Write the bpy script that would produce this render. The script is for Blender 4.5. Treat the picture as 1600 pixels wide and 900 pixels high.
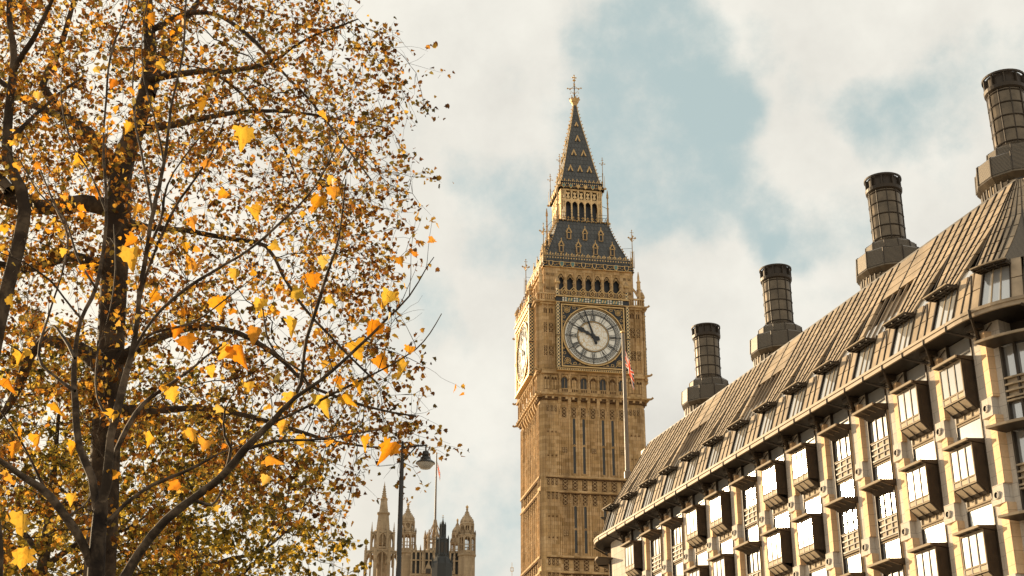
import bpy, math, random
import numpy as np
from mathutils import Vector, Matrix, kdtree
random.seed(7); rng = np.random.default_rng(7)
PI = math.pi; R_ = math.radians
scene = bpy.context.scene
for o in list(bpy.data.objects): bpy.data.objects.remove(o)
COL = scene.collection

# ------------------------------------------------------------------ camera
FPX = 2150.0; TILT = math.atan(0.4175)
cd = bpy.data.cameras.new('camera'); cam = bpy.data.objects.new('camera', cd); COL.objects.link(cam)
cd.sensor_width = 36.0; cd.lens = 36.0*FPX/1600.0; cd.clip_end = 20000; cd.clip_start = 0.1
cam.location = (0, 0, 1.6); cam.rotation_euler = (PI/2 + TILT, 0, 0)
scene.camera = cam
def ray(px, py):
    v = Vector(((px-800)/FPX, 0, 0)) + Vector((0, -math.sin(TILT), math.cos(TILT)))*(-(py-450)/FPX) + Vector((0, math.cos(TILT), math.sin(TILT)))
    return v
def at(px, py, Y):
    d = ray(px, py); return Vector((0, 0, 1.6)) + d*(Y/d.y)
def mpp(Y): return Y*math.cos(TILT)/FPX*1.02    # metres per pixel around distance Y

# ------------------------------------------------------------------ world, sun, exposure
SUN_AZ = R_(-46.0); SUN_EL = R_(13.5)
vs = scene.view_settings; scene.display_settings.display_device = 'sRGB'
vs.view_transform = 'Standard'; vs.look = 'None'; vs.gamma = 1.0; vs.use_curve_mapping = False; vs.exposure = 0.85
sun_dir = Vector((math.sin(SUN_AZ)*math.cos(SUN_EL), math.cos(SUN_AZ)*math.cos(SUN_EL), math.sin(SUN_EL)))
ld = bpy.data.lights.new('sun', 'SUN'); ld.energy = 4.5; ld.angle = R_(0.6); ld.color = (1.0, 0.76, 0.47)
sl = bpy.data.objects.new('sun', ld); COL.objects.link(sl)
sl.rotation_euler = sun_dir.to_track_quat('Z', 'Y').to_euler()

world = bpy.data.worlds.new('World'); scene.world = world; world.use_nodes = True
class NT:
    def __init__(s, nt): s.nt = nt
    def n(s, t, **k):
        nd = s.nt.nodes.new(t)
        for a, b in k.items(): setattr(nd, a, b)
        return nd
    def l(s, a, b): s.nt.links.new(a, b)
    def val(s, sock, v):
        if hasattr(v, 'links') or isinstance(v, bpy.types.NodeSocket): s.l(v, sock)
        else: sock.default_value = v
    def math(s, op, a, b=0.0, c=0.0, clamp=False):
        nd = s.n('ShaderNodeMath', operation=op, use_clamp=clamp)
        s.val(nd.inputs[0], a); s.val(nd.inputs[1], b); s.val(nd.inputs[2], c); return nd.outputs[0]
    def mix(s, f, a, b, blend='MIX'):
        nd = s.n('ShaderNodeMix', data_type='RGBA', blend_type=blend)
        s.val(nd.inputs[0], f); s.val(nd.inputs[6], a); s.val(nd.inputs[7], b); return nd.outputs[2]
    def noise(s, vec, scale, detail=4, rough=.5, dist=0.0):
        nd = s.n('ShaderNodeTexNoise'); nd.inputs['Scale'].default_value = scale; nd.inputs['Detail'].default_value = detail
        nd.inputs['Roughness'].default_value = rough; nd.inputs['Distortion'].default_value = dist
        if vec is not None: s.l(vec, nd.inputs['Vector'])
        return nd
    def ramp(s, f, stops, interp='LINEAR'):
        nd = s.n('ShaderNodeValToRGB'); cr = nd.color_ramp; cr.interpolation = interp
        while len(cr.elements) < len(stops): cr.elements.new(0.5)
        for e, (p, c) in zip(cr.elements, stops): e.position = p; e.color = (*c, 1) if len(c) == 3 else c
        s.l(f, nd.inputs[0]); return nd.outputs[0]
    def mapr(s, v, a, b, c=0.0, d=1.0, smooth=False):
        nd = s.n('ShaderNodeMapRange'); nd.clamp = True
        if smooth: nd.interpolation_type = 'SMOOTHSTEP'
        s.val(nd.inputs[0], v)
        for i, q in enumerate((a, b, c, d)): nd.inputs[i+1].default_value = q
        return nd.outputs[0]
def build_world():
    nt = world.node_tree; nt.nodes.clear(); N = NT(nt)
    out = N.n('ShaderNodeOutputWorld'); bg = N.n('ShaderNodeBackground'); bg.inputs['Strength'].default_value = 0.1
    N.l(bg.outputs[0], out.inputs['Surface'])
    sky = N.n('ShaderNodeTexSky', sky_type='NISHITA'); sky.sun_disc = False
    sky.sun_elevation = SUN_EL; sky.sun_rotation = SUN_AZ; sky.air_density = 1.0; sky.dust_density = 1.5; sky.ozone_density = 1.5
    tc = N.n('ShaderNodeTexCoord'); d = tc.outputs['Generated']
    w1 = N.noise(d, 11.0, 5, .5)
    sub = N.n('ShaderNodeVectorMath', operation='SUBTRACT'); N.l(w1.outputs['Color'], sub.inputs[0]); sub.inputs[1].default_value = (.5, .5, .5)
    scl = N.n('ShaderNodeVectorMath', operation='SCALE'); N.l(sub.outputs[0], scl.inputs[0]); scl.inputs['Scale'].default_value = .085
    add = N.n('ShaderNodeVectorMath', operation='ADD'); N.l(d, add.inputs[0]); N.l(scl.outputs[0], add.inputs[1])
    nm_ = N.n('ShaderNodeVectorMath', operation='NORMALIZE'); N.l(add.outputs[0], nm_.inputs[0]); dd = nm_.outputs[0]
    # clear gaps between the clouds, as directions in the sky
    gaps = [(1030, 75, 95, 1), (1000, 150, 110, 1), (975, 235, 100, .9), (1075, 255, 85, .9), (1080, 160, 80, 1), (940, 40, 60, .5), (1180, 330, 60, .75), (1250, 345, 60, .6), (1330, 335, 60, .5), (1040, 310, 70, .8),
            (1010, 330, 60, .6), (1500, 150, 65, .75), (1400, 170, 60, .7), (1580, 120, 50, .6), (765, 275, 65, .75), (800, 370, 70, .7), (640, 510, 75, .65), (700, 560, 60, .5),
            (690, 650, 90, .45), (760, 760, 110, .5), (820, 860, 90, .45), (1160, 60, 50, .5), (1480, 240, 45, .3), (500, 250, 90, .2), (300, 560, 90, .3)]
    acc = None
    for (px, py, r, a) in gaps:
        v = ray(px, py).normalized(); ang = r/FPX*0.97
        dp = N.n('ShaderNodeVectorMath', operation='DOT_PRODUCT'); N.l(dd, dp.inputs[0]); dp.inputs[1].default_value = v
        m = N.mapr(dp.outputs['Value'], math.cos(ang*1.75), math.cos(ang*.1), 0, a, True)
        acc = m if acc is None else N.math('MAXIMUM', acc, m)
    cn = N.noise(d, 4.0, 4, .5, 0).outputs['Fac']
    fn = N.noise(d, 13.0, 10, .62).outputs['Fac']
    cover = N.math('ADD', N.math('MULTIPLY', cn, .6), N.math('MULTIPLY', fn, 1.25))          # about .62 on average
    cover = N.math('SUBTRACT', N.math('ADD', cover, -.19), N.math('MULTIPLY', acc, .56))
    mask = N.mapr(cover, .12, .66, 0.0, 1.0, True)
    # cloud brightness: brighter towards the sun
    ds = N.n('ShaderNodeVectorMath', operation='DOT_PRODUCT'); N.l(d, ds.inputs[0]); ds.inputs[1].default_value = sun_dir
    glow = N.mapr(ds.outputs['Value'], .70, 1.0, 0, 1, True)
    shade = N.noise(d, 8.0, 8, .6, 0).outputs['Fac']
    ccol = N.mix(N.mapr(shade, .3, .68), (4.0, 3.88, 3.55, 1), (5.1, 4.97, 4.5, 1))
    ccol = N.mix(glow, ccol, (6.4, 5.8, 4.7, 1))
    blue = N.mix(.85, sky.outputs[0], (2.85, 3.45, 3.3, 1))
    blue = N.mix(glow, blue, (6.0, 5.5, 4.5, 1))
    col = N.mix(mask, blue, ccol)
    # warm low band near the horizon
    N.l(col, bg.inputs['Color'])
build_world()

# ------------------------------------------------------------------ helpers
def new_mat(name):
    m = bpy.data.materials.new(name); m.use_nodes = True; nt = m.node_tree; nt.nodes.clear(); N = NT(nt)
    out = N.n('ShaderNodeOutputMaterial'); b = N.n('ShaderNodeBsdfPrincipled'); N.l(b.outputs[0], out.inputs['Surface'])
    return m, N, b, out
def mat_plain(name, col, rough=.6, metal=0.0, var=.25, scale=1.5, bump=0.0, spec=.5, bscale=30.):
    m, N, b, out = new_mat(name); tc = N.n('ShaderNodeTexCoord')
    nz = N.noise(tc.outputs['Object'], scale, 6, .6)
    c0 = tuple(c*(1-var) for c in col); c1 = tuple(min(1, c*(1+var)) for c in col)
    N.l(N.ramp(nz.outputs['Fac'], [(.25, c0), (.75, c1)]), b.inputs['Base Color'])
    N.l(N.mapr(nz.outputs['Fac'], .2, .8, max(.02, rough-.1), min(1, rough+.1)), b.inputs['Roughness'])
    b.inputs['Metallic'].default_value = metal; b.inputs['Specular IOR Level'].default_value = spec
    if bump:
        bp = N.n('ShaderNodeBump'); bp.inputs['Strength'].default_value = bump; bp.inputs['Distance'].default_value = .02
        N.l(N.noise(tc.outputs['Object'], bscale, 4, .6).outputs['Fac'], bp.inputs['Height']); N.l(bp.outputs[0], b.inputs['Normal'])
    return m
def mat_blocks(name, cols, bw, bh, mortar, rough=.85, grime=(.10, .07, .05), grime_amt=.5, spec=.25, joint=.012, gscale=.5):
    # masonry: the texture runs along (x + y, z), so it wraps every wall of an axis-aligned building
    m, N, b, out = new_mat(name); tc = N.n('ShaderNodeTexCoord'); sp = N.n('ShaderNodeSeparateXYZ'); N.l(tc.outputs['Object'], sp.inputs[0])
    u = N.math('ADD', sp.outputs[0], sp.outputs[1]); cb = N.n('ShaderNodeCombineXYZ'); N.l(u, cb.inputs[0]); N.l(sp.outputs[2], cb.inputs[1])
    br = N.n('ShaderNodeTexBrick'); N.l(cb.outputs[0], br.inputs['Vector']); br.inputs['Scale'].default_value = 1.0
    br.inputs['Brick Width'].default_value = bw; br.inputs['Row Height'].default_value = bh; br.inputs['Mortar Size'].default_value = joint
    br.inputs['Color1'].default_value = (0, 0, 0, 1); br.inputs['Color2'].default_value = (1, 1, 1, 1); br.inputs['Mortar'].default_value = (.5, .5, .5, 1); br.inputs['Bias'].default_value = 0
    k = len(cols); c = N.ramp(br.outputs['Color'], [(i/(k-1), q) for i, q in enumerate(cols)])
    c = N.mix(N.math('MULTIPLY', br.outputs['Fac'], .7), c, (*mortar, 1))
    mp = N.n('ShaderNodeMapping'); mp.inputs['Scale'].default_value = (1.6, 1.6, .22); N.l(tc.outputs['Object'], mp.inputs[0])
    nz = N.noise(mp.outputs[0], gscale, 8, .65).outputs['Fac']
    c = N.mix(N.mapr(nz, .44, .72, 0, grime_amt), c, (*grime, 1))
    f2 = N.noise(tc.outputs['Object'], 9., 5, .6).outputs['Fac']
    c = N.mix(N.mapr(f2, .3, .75, 0, .35), c, tuple(x*.6 for x in cols[0])+(1,))
    N.l(c, b.inputs['Base Color']); b.inputs['Roughness'].default_value = rough; b.inputs['Specular IOR Level'].default_value = spec
    bp = N.n('ShaderNodeBump'); bp.inputs['Strength'].default_value = .35; bp.inputs['Distance'].default_value = .03
    h = N.math('SUBTRACT', f2, N.math('MULTIPLY', br.outputs['Fac'], .8)); N.l(h, bp.inputs['Height']); N.l(bp.outputs[0], b.inputs['Normal'])
    return m
M = {}
M['tower_stone'] = mat_blocks('tower_stone', [(.44, .28, .12), (.62, .41, .19), (.68, .46, .23), (.74, .52, .28), (.58, .37, .165)], .62, .40, (.24, .15, .08), grime=(.15, .085, .04), grime_amt=.75)
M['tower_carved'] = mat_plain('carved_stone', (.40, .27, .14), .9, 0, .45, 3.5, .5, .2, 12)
M['tower_dark'] = mat_plain('painted_recess_shade', (.12, .07, .035), .9, 0, .5, 5.0, .5, .2, 14)  # shade of recesses and ledge undersides, painted as a dark stone colour
M['gold'] = mat_plain('gilding', (.60, .40, .17), .5, .35, .3, 3.0, .2)
M['black_iron'] = mat_plain('black_iron', (.022, .024, .026), .45, .2, .3, 4.0)
M['tower_glass'] = mat_plain('dark_leaded_glass', (.040, .040, .036), .5, 0, .5, 2.0)
M['pale_stone'] = mat_blocks('pale_stone', [(.62, .55, .46), (.72, .65, .55), (.68, .60, .50)], .95, .52, (.30, .25, .20), grime=(.26, .2, .14), grime_amt=.5)
M['pier_stone'] = mat_blocks('pier_stone', [(.78, .52, .29), (.86, .60, .36), (.82, .56, .32)], 1.3, .52, (.42, .26, .15), grime=(.50, .30, .15), grime_amt=.4)
M['bronze'] = mat_plain('dark_bronze', (.050, .037, .025), .5, .2, .4, 1.2, .1, .3, 8)
M['bronze_mid'] = mat_plain('weathered_bronze', (.25, .19, .13), .55, .2, .4, .9, .1, .3, 6)
M['roof_panel'] = mat_plain('bronze_roof_sheet', (.37, .285, .19), .6, 0, .4, .9, .1, .2, 5)
M['panel_tan'] = mat_plain('tan_panel', (.56, .46, .33), .75, 0, .2, 1.5, 0, .12)
M['frame_tan'] = mat_plain('tan_frame', (.33, .26, .175), .72, 0, .25, 2., 0, .12)
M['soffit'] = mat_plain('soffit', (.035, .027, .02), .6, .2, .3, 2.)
M['parl_stone'] = mat_blocks('limestone_far', [(.36, .26, .155), (.45, .335, .205), (.52, .39, .245)], 1.4, .9, (.2, .15, .1), grime=(.15, .11, .075), grime_amt=.6, gscale=.3)
M['parl_dark'] = mat_plain('lead_roof_far', (.035, .036, .033), .6, .2, .3, .3)
M['chimney_metal'] = mat_plain('patinated_bronze', (.125, .095, .062), .28, .6, .45, 1.6, .15, .5, 3)
M['ground'] = mat_plain('paving_ground', (.38, .33, .26), .9, 0, .2, .3, .2)
M['asphalt'] = mat_plain('asphalt', (.05, .05, .05), .9, 0, .2, 1., .3)
def mat_glass_facade():
    m, N, b, out = new_mat('coated_window_glass'); tc = N.n('ShaderNodeTexCoord')
    oi = N.n('ShaderNodeObjectInfo')
    N.l(N.ramp(oi.outputs['Random'], [(0, (.54, .54, .52)), (.5, (.62, .615, .59)), (1, (.70, .69, .66))]), b.inputs['Base Color'])
    b.inputs['Metallic'].default_value = .6; b.inputs['Roughness'].default_value = .085
    bp = N.n('ShaderNodeBump'); bp.inputs['Strength'].default_value = .03; bp.inputs['Distance'].default_value = .085
    N.l(N.noise(tc.outputs['Object'], 1.3, 3, .5).outputs['Fac'], bp.inputs['Height']); N.l(bp.outputs[0], b.inputs['Normal'])
    return m
M['glass'] = mat_glass_facade()
def mat_roofscale():
    m, N, b, out = new_mat('cast_iron_roof_tiles'); tc = N.n('ShaderNodeTexCoord'); sp = N.n('ShaderNodeSeparateXYZ'); N.l(tc.outputs['Object'], sp.inputs[0])
    cb = N.n('ShaderNodeCombineXYZ'); N.l(N.math('ADD', sp.outputs[0], sp.outputs[1]), cb.inputs[0]); N.l(sp.outputs[2], cb.inputs[1])
    br = N.n('ShaderNodeTexBrick'); N.l(cb.outputs[0], br.inputs['Vector']); br.inputs['Scale'].default_value = 1.0
    br.inputs['Brick Width'].default_value = .42; br.inputs['Row Height'].default_value = .62; br.inputs['Mortar Size'].default_value = .028
    br.inputs['Color1'].default_value = (.060, .060, .056, 1); br.inputs['Color2'].default_value = (.088, .087, .08, 1); br.inputs['Mortar'].default_value = (.022, .021, .02, 1)
    nz = N.noise(tc.outputs['Object'], 1.2, 6, .6).outputs['Fac']
    N.l(N.mix(N.mapr(nz, .35, .7, 0, .6), br.outputs['Color'], (.055, .055, .05, 1)), b.inputs['Base Color']); b.inputs['Roughness'].default_value = .55; b.inputs['Metallic'].default_value = .1
    bp = N.n('ShaderNodeBump'); bp.inputs['Strength'].default_value = .6; bp.inputs['Distance'].default_value = .04; bp.invert = True
    N.l(br.outputs['Fac'], bp.inputs['Height']); N.l(bp.outputs[0], b.inputs['Normal']); return m
M['tower_roof'] = mat_roofscale()
def mat_dial():
    m, N, b, out = new_mat('opal_dial_glass'); tc = N.n('ShaderNodeTexCoord')
    sp = N.n('ShaderNodeSeparateXYZ'); N.l(tc.outputs['Object'], sp.inputs[0]); cb = N.n('ShaderNodeCombineXYZ'); N.l(sp.outputs[0], cb.inputs[0]); N.l(sp.outputs[2], cb.inputs[1])
    vo = N.n('ShaderNodeTexVoronoi', feature='DISTANCE_TO_EDGE'); N.l(cb.outputs[0], vo.inputs['Vector']); vo.inputs['Scale'].default_value = 2.6
    ln = N.n('ShaderNodeVectorMath', operation='LENGTH'); N.l(cb.outputs[0], ln.inputs[0])
    inner = N.math('LESS_THAN', ln.outputs['Value'], 1.70)
    line = N.math('LESS_THAN', vo.outputs['Distance'], .045)
    c = N.mix(N.math('MULTIPLY', N.math('MULTIPLY', line, inner), .75), (.80, .78, .70, 1), (.62, .42, .16, 1))
    N.l(c, b.inputs['Base Color']); b.inputs['Roughness'].default_value = .3; return m
M['dial'] = mat_dial()
def mat_checker(name, c1, c2, s):
    m, N, b, out = new_mat(name); tc = N.n('ShaderNodeTexCoord'); sp = N.n('ShaderNodeSeparateXYZ'); N.l(tc.outputs['Object'], sp.inputs[0])
    cb = N.n('ShaderNodeCombineXYZ'); N.l(N.math('ADD', N.math('ADD', sp.outputs[0], sp.outputs[1]), .001), cb.inputs[0]); N.l(sp.outputs[2], cb.inputs[1])
    ck = N.n('ShaderNodeTexChecker'); N.l(cb.outputs[0], ck.inputs['Vector']); ck.inputs['Scale'].default_value = s
    ck.inputs['Color1'].default_value = (*c1, 1); ck.inputs['Color2'].default_value = (*c2, 1)
    N.l(ck.outputs['Color'], b.inputs['Base Color']); b.inputs['Roughness'].default_value = .45; return m
M['checker'] = mat_checker('gold_chequer', (.78, .58, .28), (.03, .03, .03), 5.2)
def mat_mesh(name):
    m, N, b, out = new_mat(name); tc = N.n('ShaderNodeTexCoord'); sp = N.n('ShaderNodeSeparateXYZ'); N.l(tc.outputs['Object'], sp.inputs[0])
    t = N.math('ADD', sp.outputs[2], N.math('MULTIPLY', N.math('ADD', sp.outputs[0], sp.outputs[1]), .0))
    w = N.math('FRACT', N.math('MULTIPLY', t, 15.0)); l = N.math('GREATER_THAN', w, .5)
    N.l(N.mix(l, (.02, .016, .012, 1), (.21, .165, .11, 1)), b.inputs['Base Color']); b.inputs['Roughness'].default_value = .5; b.inputs['Metallic'].default_value = .3
    bp = N.n('ShaderNodeBump'); bp.inputs['Strength'].default_value = .7; bp.inputs['Distance'].default_value = .04; N.l(l, bp.inputs['Height']); N.l(bp.outputs[0], b.inputs['Normal']); return m
M['louvre'] = mat_mesh('bronze_louvre')
def mat_bark(name, c0, c1, scale):
    m, N, b, out = new_mat(name); tc = N.n('ShaderNodeTexCoord'); nz = N.noise(tc.outputs['Object'], scale, 6, .6, .4).outputs['Fac']
    N.l(N.ramp(nz, [(.38, c0), (.50, tuple(.6*a+.4*b_ for a, b_ in zip(c0, c1))), (.56, c1), (.7, tuple(min(1, 1.5*q) for q in c1))]), b.inputs['Base Color']); b.inputs['Roughness'].default_value = .8; b.inputs['Specular IOR Level'].default_value = .15
    bp = N.n('ShaderNodeBump'); bp.inputs['Strength'].default_value = .8; bp.inputs['Distance'].default_value = .03; N.l(nz, bp.inputs['Height']); N.l(bp.outputs[0], b.inputs['Normal']); return m
M['bark'] = mat_bark('plane_bark', (.035, .024, .016), (.085, .06, .038), 2.2)
M['bark_young'] = mat_bark('young_plane_bark', (.014, .009, .006), (.055, .038, .024), 7.)
M['twig_young'] = mat_bark('young_plane_twig', (.035, .024, .015), (.11, .078, .05), 7.)
def mat_leaf(name, stops, trans=.68):
    m, N, b, out = new_mat(name); g = N.n('ShaderNodeNewGeometry'); tc = N.n('ShaderNodeTexCoord')
    c = N.ramp(g.outputs['Random Per Island'], stops)
    big = N.noise(tc.outputs['Object'], .35, 2, .5).outputs['Fac']
    c = N.mix(N.mapr(big, .42, .62, 0, .45), c, N.ramp(g.outputs['Random Per Island'], [(p, (q[0]*.62, q[1]*.85, q[2])) for p, q in stops]))
    sm = N.noise(tc.outputs['Object'], 22., 3, .6).outputs['Fac']
    c = N.mix(N.mapr(sm, .5, .72, 0, .5), c, (.16, .07, .018, 1))
    N.l(c, b.inputs['Base Color']); b.inputs['Roughness'].default_value = .55; b.inputs['Specular IOR Level'].default_value = .3
    tr = N.n('ShaderNodeBsdfTranslucent'); N.l(c, tr.inputs['Color'])
    ms = N.n('ShaderNodeMixShader'); ms.inputs[0].default_value = trans; N.l(b.outputs[0], ms.inputs[1]); N.l(tr.outputs[0], ms.inputs[2]); N.l(ms.outputs[0], out.inputs['Surface']); return m
M['leaf_autumn'] = mat_leaf('autumn_leaves', [(0, (.07, .03, .010)), (.22, (.20, .075, .014)), (.42, (.44, .17, .02)), (.6, (.66, .31, .035)), (.76, (.74, .48, .09)), (.86, (.22, .15, .03)), (1, (.07, .055, .02))])
M['leaf_green'] = mat_leaf('turning_leaves', [(0, (.05, .042, .012)), (.26, (.16, .12, .02)), (.42, (.45, .31, .04)), (.58, (.68, .38, .035)), (.7, (.78, .56, .09)), (.8, (.12, .10, .02)), (.9, (.08, .075, .02)), (1, (.72, .52, .08))])
M['leaf_big'] = mat_leaf('large_yellow_leaves', [(0, (.74, .25, .012)), (.3, (.80, .38, .022)), (.6, (.78, .47, .06)), (.85, (.70, .20, .01)), (1, (.74, .54, .12))], .6)
class MB:
    """collects shapes; build() links them as ONE mesh object"""
    def __init__(s): s.v = []; s.f = []; s.m = []; s.mats = []; s.cur = 0
    def use(s, name):
        mt = M[name]
        if mt not in s.mats: s.mats.append(mt)
        s.cur = s.mats.index(mt); return s
    def add(s, vs, fs):
        o = len(s.v); s.v.extend(vs); s.f.extend([tuple(i+o for i in f) for f in fs]); s.m.extend([s.cur]*len(fs)); return s
    def box(s, x0, x1, y0, y1, z0, z1):
        return s.add([(x0,y0,z0),(x1,y0,z0),(x1,y1,z0),(x0,y1,z0),(x0,y0,z1),(x1,y0,z1),(x1,y1,z1),(x0,y1,z1)],
                     [(0,3,2,1),(4,5,6,7),(0,1,5,4),(1,2,6,5),(2,3,7,6),(3,0,4,7)])
    def hexa(s, p):   # eight corners, bottom four then top four
        return s.add([tuple(q) for q in p], [(0,3,2,1),(4,5,6,7),(0,1,5,4),(1,2,6,5),(2,3,7,6),(3,0,4,7)])
    def prism(s, pts, z0, z1, cap=True):
        n = len(pts); vs = [(x,y,z0) for x,y in pts]+[(x,y,z1) for x,y in pts]
        fs = [(i,(i+1)%n,(i+1)%n+n,i+n) for i in range(n)]
        if cap: fs += [tuple(range(n-1,-1,-1)), tuple(range(n,2*n))]
        return s.add(vs, fs)
    def loft(s, rings, cap=True):  # rings: lists of 3-D points of equal length
        n = len(rings[0]); vs = [tuple(p) for r in rings for p in r]; fs = []
        for k in range(len(rings)-1):
            fs += [(k*n+i, k*n+(i+1)%n, (k+1)*n+(i+1)%n, (k+1)*n+i) for i in range(n)]
        if cap: fs += [tuple(range(n-1,-1,-1)), tuple(range((len(rings)-1)*n, len(rings)*n))]
        return s.add(vs, fs)
    def lathe(s, prof, n, cx=0, cy=0, rot=0.0, cap=True):  # prof: (radius, z)
        return s.loft([[(cx+r*math.cos(rot+2*PI*i/n), cy+r*math.sin(rot+2*PI*i/n), z) for i in range(n)] for r, z in prof], cap)
    def plate(s, pts, y0, y1):   # polygon in the x-z plane, thickness along y
        n = len(pts); vs = [(x,y0,z) for x,z in pts]+[(x,y1,z) for x,z in pts]
        fs = [(i,(i+1)%n,(i+1)%n+n,i+n) for i in range(n)]+[tuple(range(n-1,-1,-1)), tuple(range(n,2*n))]
        return s.add(vs, fs)
    def tube(s, p0, p1, r0, r1=None, n=6):
        r1 = r0 if r1 is None else r1; p0 = Vector(p0); p1 = Vector(p1); d = (p1-p0)
        if d.length < 1e-6: return s
        d.normalize(); a = d.orthogonal().normalized(); b = d.cross(a)
        return s.loft([[p+(a*math.cos(2*PI*i/n)+b*math.sin(2*PI*i/n))*r for i in range(n)] for p, r in ((p0,r0),(p1,r1))])
    def spandrel(s, xc, w, zs, zt, y0, y1, rise=None, seg=4):   # the two corner pieces above a pointed arch
        rise = w*.8 if rise is None else rise; h = w/2
        for sg in (-1, 1):
            arc = [(xc+sg*h*(1-t)**1.0*math.cos(0)*(1-0.0) if False else xc+sg*h*(1-(i/seg)**1.6), zs+rise*(1-(1-i/seg)**1.6)) for i, t in ((k, k/seg) for k in range(seg+1))]
            pts = [(xc+sg*h, zs)] + arc[1:] + [(xc, zt), (xc+sg*h, zt)]
            if sg < 0: pts = pts[::-1]
            s.plate(pts[::-1], y0, y1)
        return s
    def ico(s, c, r):
        x, y, z = c; return s.add([(x+r,y,z),(x-r,y,z),(x,y+r,z),(x,y-r,z),(x,y,z+r),(x,y,z-r)], [(0,2,4),(2,1,4),(1,3,4),(3,0,4),(2,0,5),(1,2,5),(3,1,5),(0,3,5)])
    def merge(s, o, M4=None, fn=None):
        off = len(s.v)
        if M4 is not None: s.v.extend([tuple(M4 @ Vector(p)) for p in o.v])
        elif fn: s.v.extend([fn(*p) for p in o.v])
        else: s.v.extend(o.v)
        rm = []
        for mt in o.mats:
            if mt not in s.mats: s.mats.append(mt)
            rm.append(s.mats.index(mt))
        s.f.extend([tuple(i+off for i in f) for f in o.f]); s.m.extend([rm[i] for i in o.m]); return s
    def rot4(s):
        o = MB()
        for k in range(4): o.merge(s, Matrix.Rotation(k*PI/2, 4, 'Z'))
        return o
    def build(s, name, parent=None, loc=None, smooth=False, mat=None):
        me = bpy.data.meshes.new(name); me.from_pydata([tuple(p) for p in s.v], [], s.f)
        for mt in (s.mats if mat is None else [M[mat]]): me.materials.append(mt)
        if mat is None and len(s.mats) > 1: me.polygons.foreach_set('material_index', s.m)
        if smooth: me.polygons.foreach_set('use_smooth', [True]*len(s.f))
        me.update(); o = bpy.data.objects.new(name, me); COL.objects.link(o)
        if parent: o.parent = parent
        if loc: o.location = loc
        return o
def mb(mat): return MB().use(mat)
def empty(name, loc, rz=0.0, label=None, cat=None, group=None):
    o = bpy.data.objects.new(name, None); COL.objects.link(o); o.location = loc; o.rotation_euler = (0, 0, rz)
    tag(o, label, cat, group); return o
def tag(o, label=None, cat=None, group=None, kind=None):
    for k, v in (('label', label), ('category', cat), ('group', group), ('kind', kind)):
        if v: o[k] = v
    return o
def copy_obj(o, parent=None, loc=None, rz=None, name=None):
    c = o.copy(); COL.objects.link(c); c.parent = parent
    if loc is not None: c.location = loc
    if rz is not None: c.rotation_euler = (0, 0, rz)
    return c
def copy_tree(o, parent, loc=None, rz=None):
    c = copy_obj(o, parent, loc, rz)
    for ch in list(o.children): copy_tree(ch, c)
    return c

# ================================================================== ground
g = mb('ground'); g.box(-6000, 6000, -6000, 9000, -.5, 0); tag(g.build('ground'), kind='structure')
g = mb('asphalt'); g.box(-9, 9, -60, 40, 0.0, .004); g.box(-220, 260, 104, 122, 0.0, .004); tag(g.build('road'), kind='structure')
g = mb('pale_stone'); g.box(-14, -9, -60, 40, 0, .13); g.box(9, 14, -60, 40, 0, .13); tag(g.build('pavement'), kind='structure')

# ================================================================== office building on the right
AZF = math.atan(-700/(FPX/math.cos(TILT)))
P0 = ray(928, 842); P0 = Vector((0, 0, 1.6)) + P0*((22-1.6)/P0.z); P0.z = 0
# local axes: x runs along the front towards the camera, y into the building
OB = empty('office_building', P0, -AZF - PI/2, 'long stone and bronze office building with steep bronze roof and four round chimneys', 'building')
S0, S1, RC = .8, 43.0, 4.4; LA = RC*PI/2; PITCH = 3.32; PIER0 = 43.23
def bend(x, y, z):
    if x > S1:
        f = (x-S1)/RC; r = RC-y
        if f <= PI/2: return (S1+r*math.sin(f), RC-r*math.cos(f), z)
        return (S1+r, RC+(x-S1-LA), z)
    if x < S0:
        f = (S0-x)/RC; r = RC-y
        if f <= PI/2: return (S0-r*math.sin(f), RC-r*math.cos(f), z)
        return (S0-r, RC+(S0-x-LA), z)
    return (x, y, z)
def sbox(b, x0, x1, y0, y1, z0, z1, step=.5, y0t=None, y1t=None):
    """a box along the front, cut into steps so that it follows the rounded corners; y may differ at the top"""
    y0t = y0 if y0t is None else y0t; y1t = y1 if y1t is None else y1t
    n = max(1, int(math.ceil((x1-x0)/step))) if (x1 > S1 or x0 < S0) else 1
    rings = []
    for i in range(n+1):
        x = x0+(x1-x0)*i/n; rings.append([bend(x,y0,z0), bend(x,y0t,z1), bend(x,y1t,z1), bend(x,y1,z0)])
    b.loft(rings); return b
XA, XB = S0-LA-14, S1+LA+14
def along(b, *a, **k):   # full length strip
    for u0, u1 in ((XA, S0-LA), (S0-LA, S0), (S0, S1), (S1, S1+LA), (S1+LA, XB)): sbox(b, u0, u1, *a, **k)
# wall: recessed pale stone plane with real window openings between the piers
ZST = [20.65-3.5*j for j in range(5)]      # hood height of each storey
piers = [PIER0-PITCH*k for k in range(13)]
w = mb('pale_stone')
def bay_wall(b, x0, x1, wx0, wx1):          # jamb strips beside a window column
    sbox(b, x0, wx0, 1.12, 1.9, 3.2, 21.9); sbox(b, wx1, x1, 1.12, 1.9, 3.2, 21.9)
bays = []
for k in range(12):
    c = (piers[k]+piers[k+1])/2; bays.append((k, c)); bay_wall(w, piers[k+1], piers[k], c-.86, c+.86)
bows = [(S1+2.6, 1.15), (S1+5.45, .85), (S1+LA+2.2, .95), (S1+LA+5.5, .95), (S0-1.8, .8), (S0-4.4, .8), (S0-LA-2.2, .9), (S0-LA-5.5, .9)]
edges = [PIER0, S1+4.02, S1+6.7, S1+LA+3.85, S1+LA+7.2]
for i in range(4): bay_wall(w, edges[i], edges[i+1], bows[i][0]-bows[i][1], bows[i][0]+bows[i][1])
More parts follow.
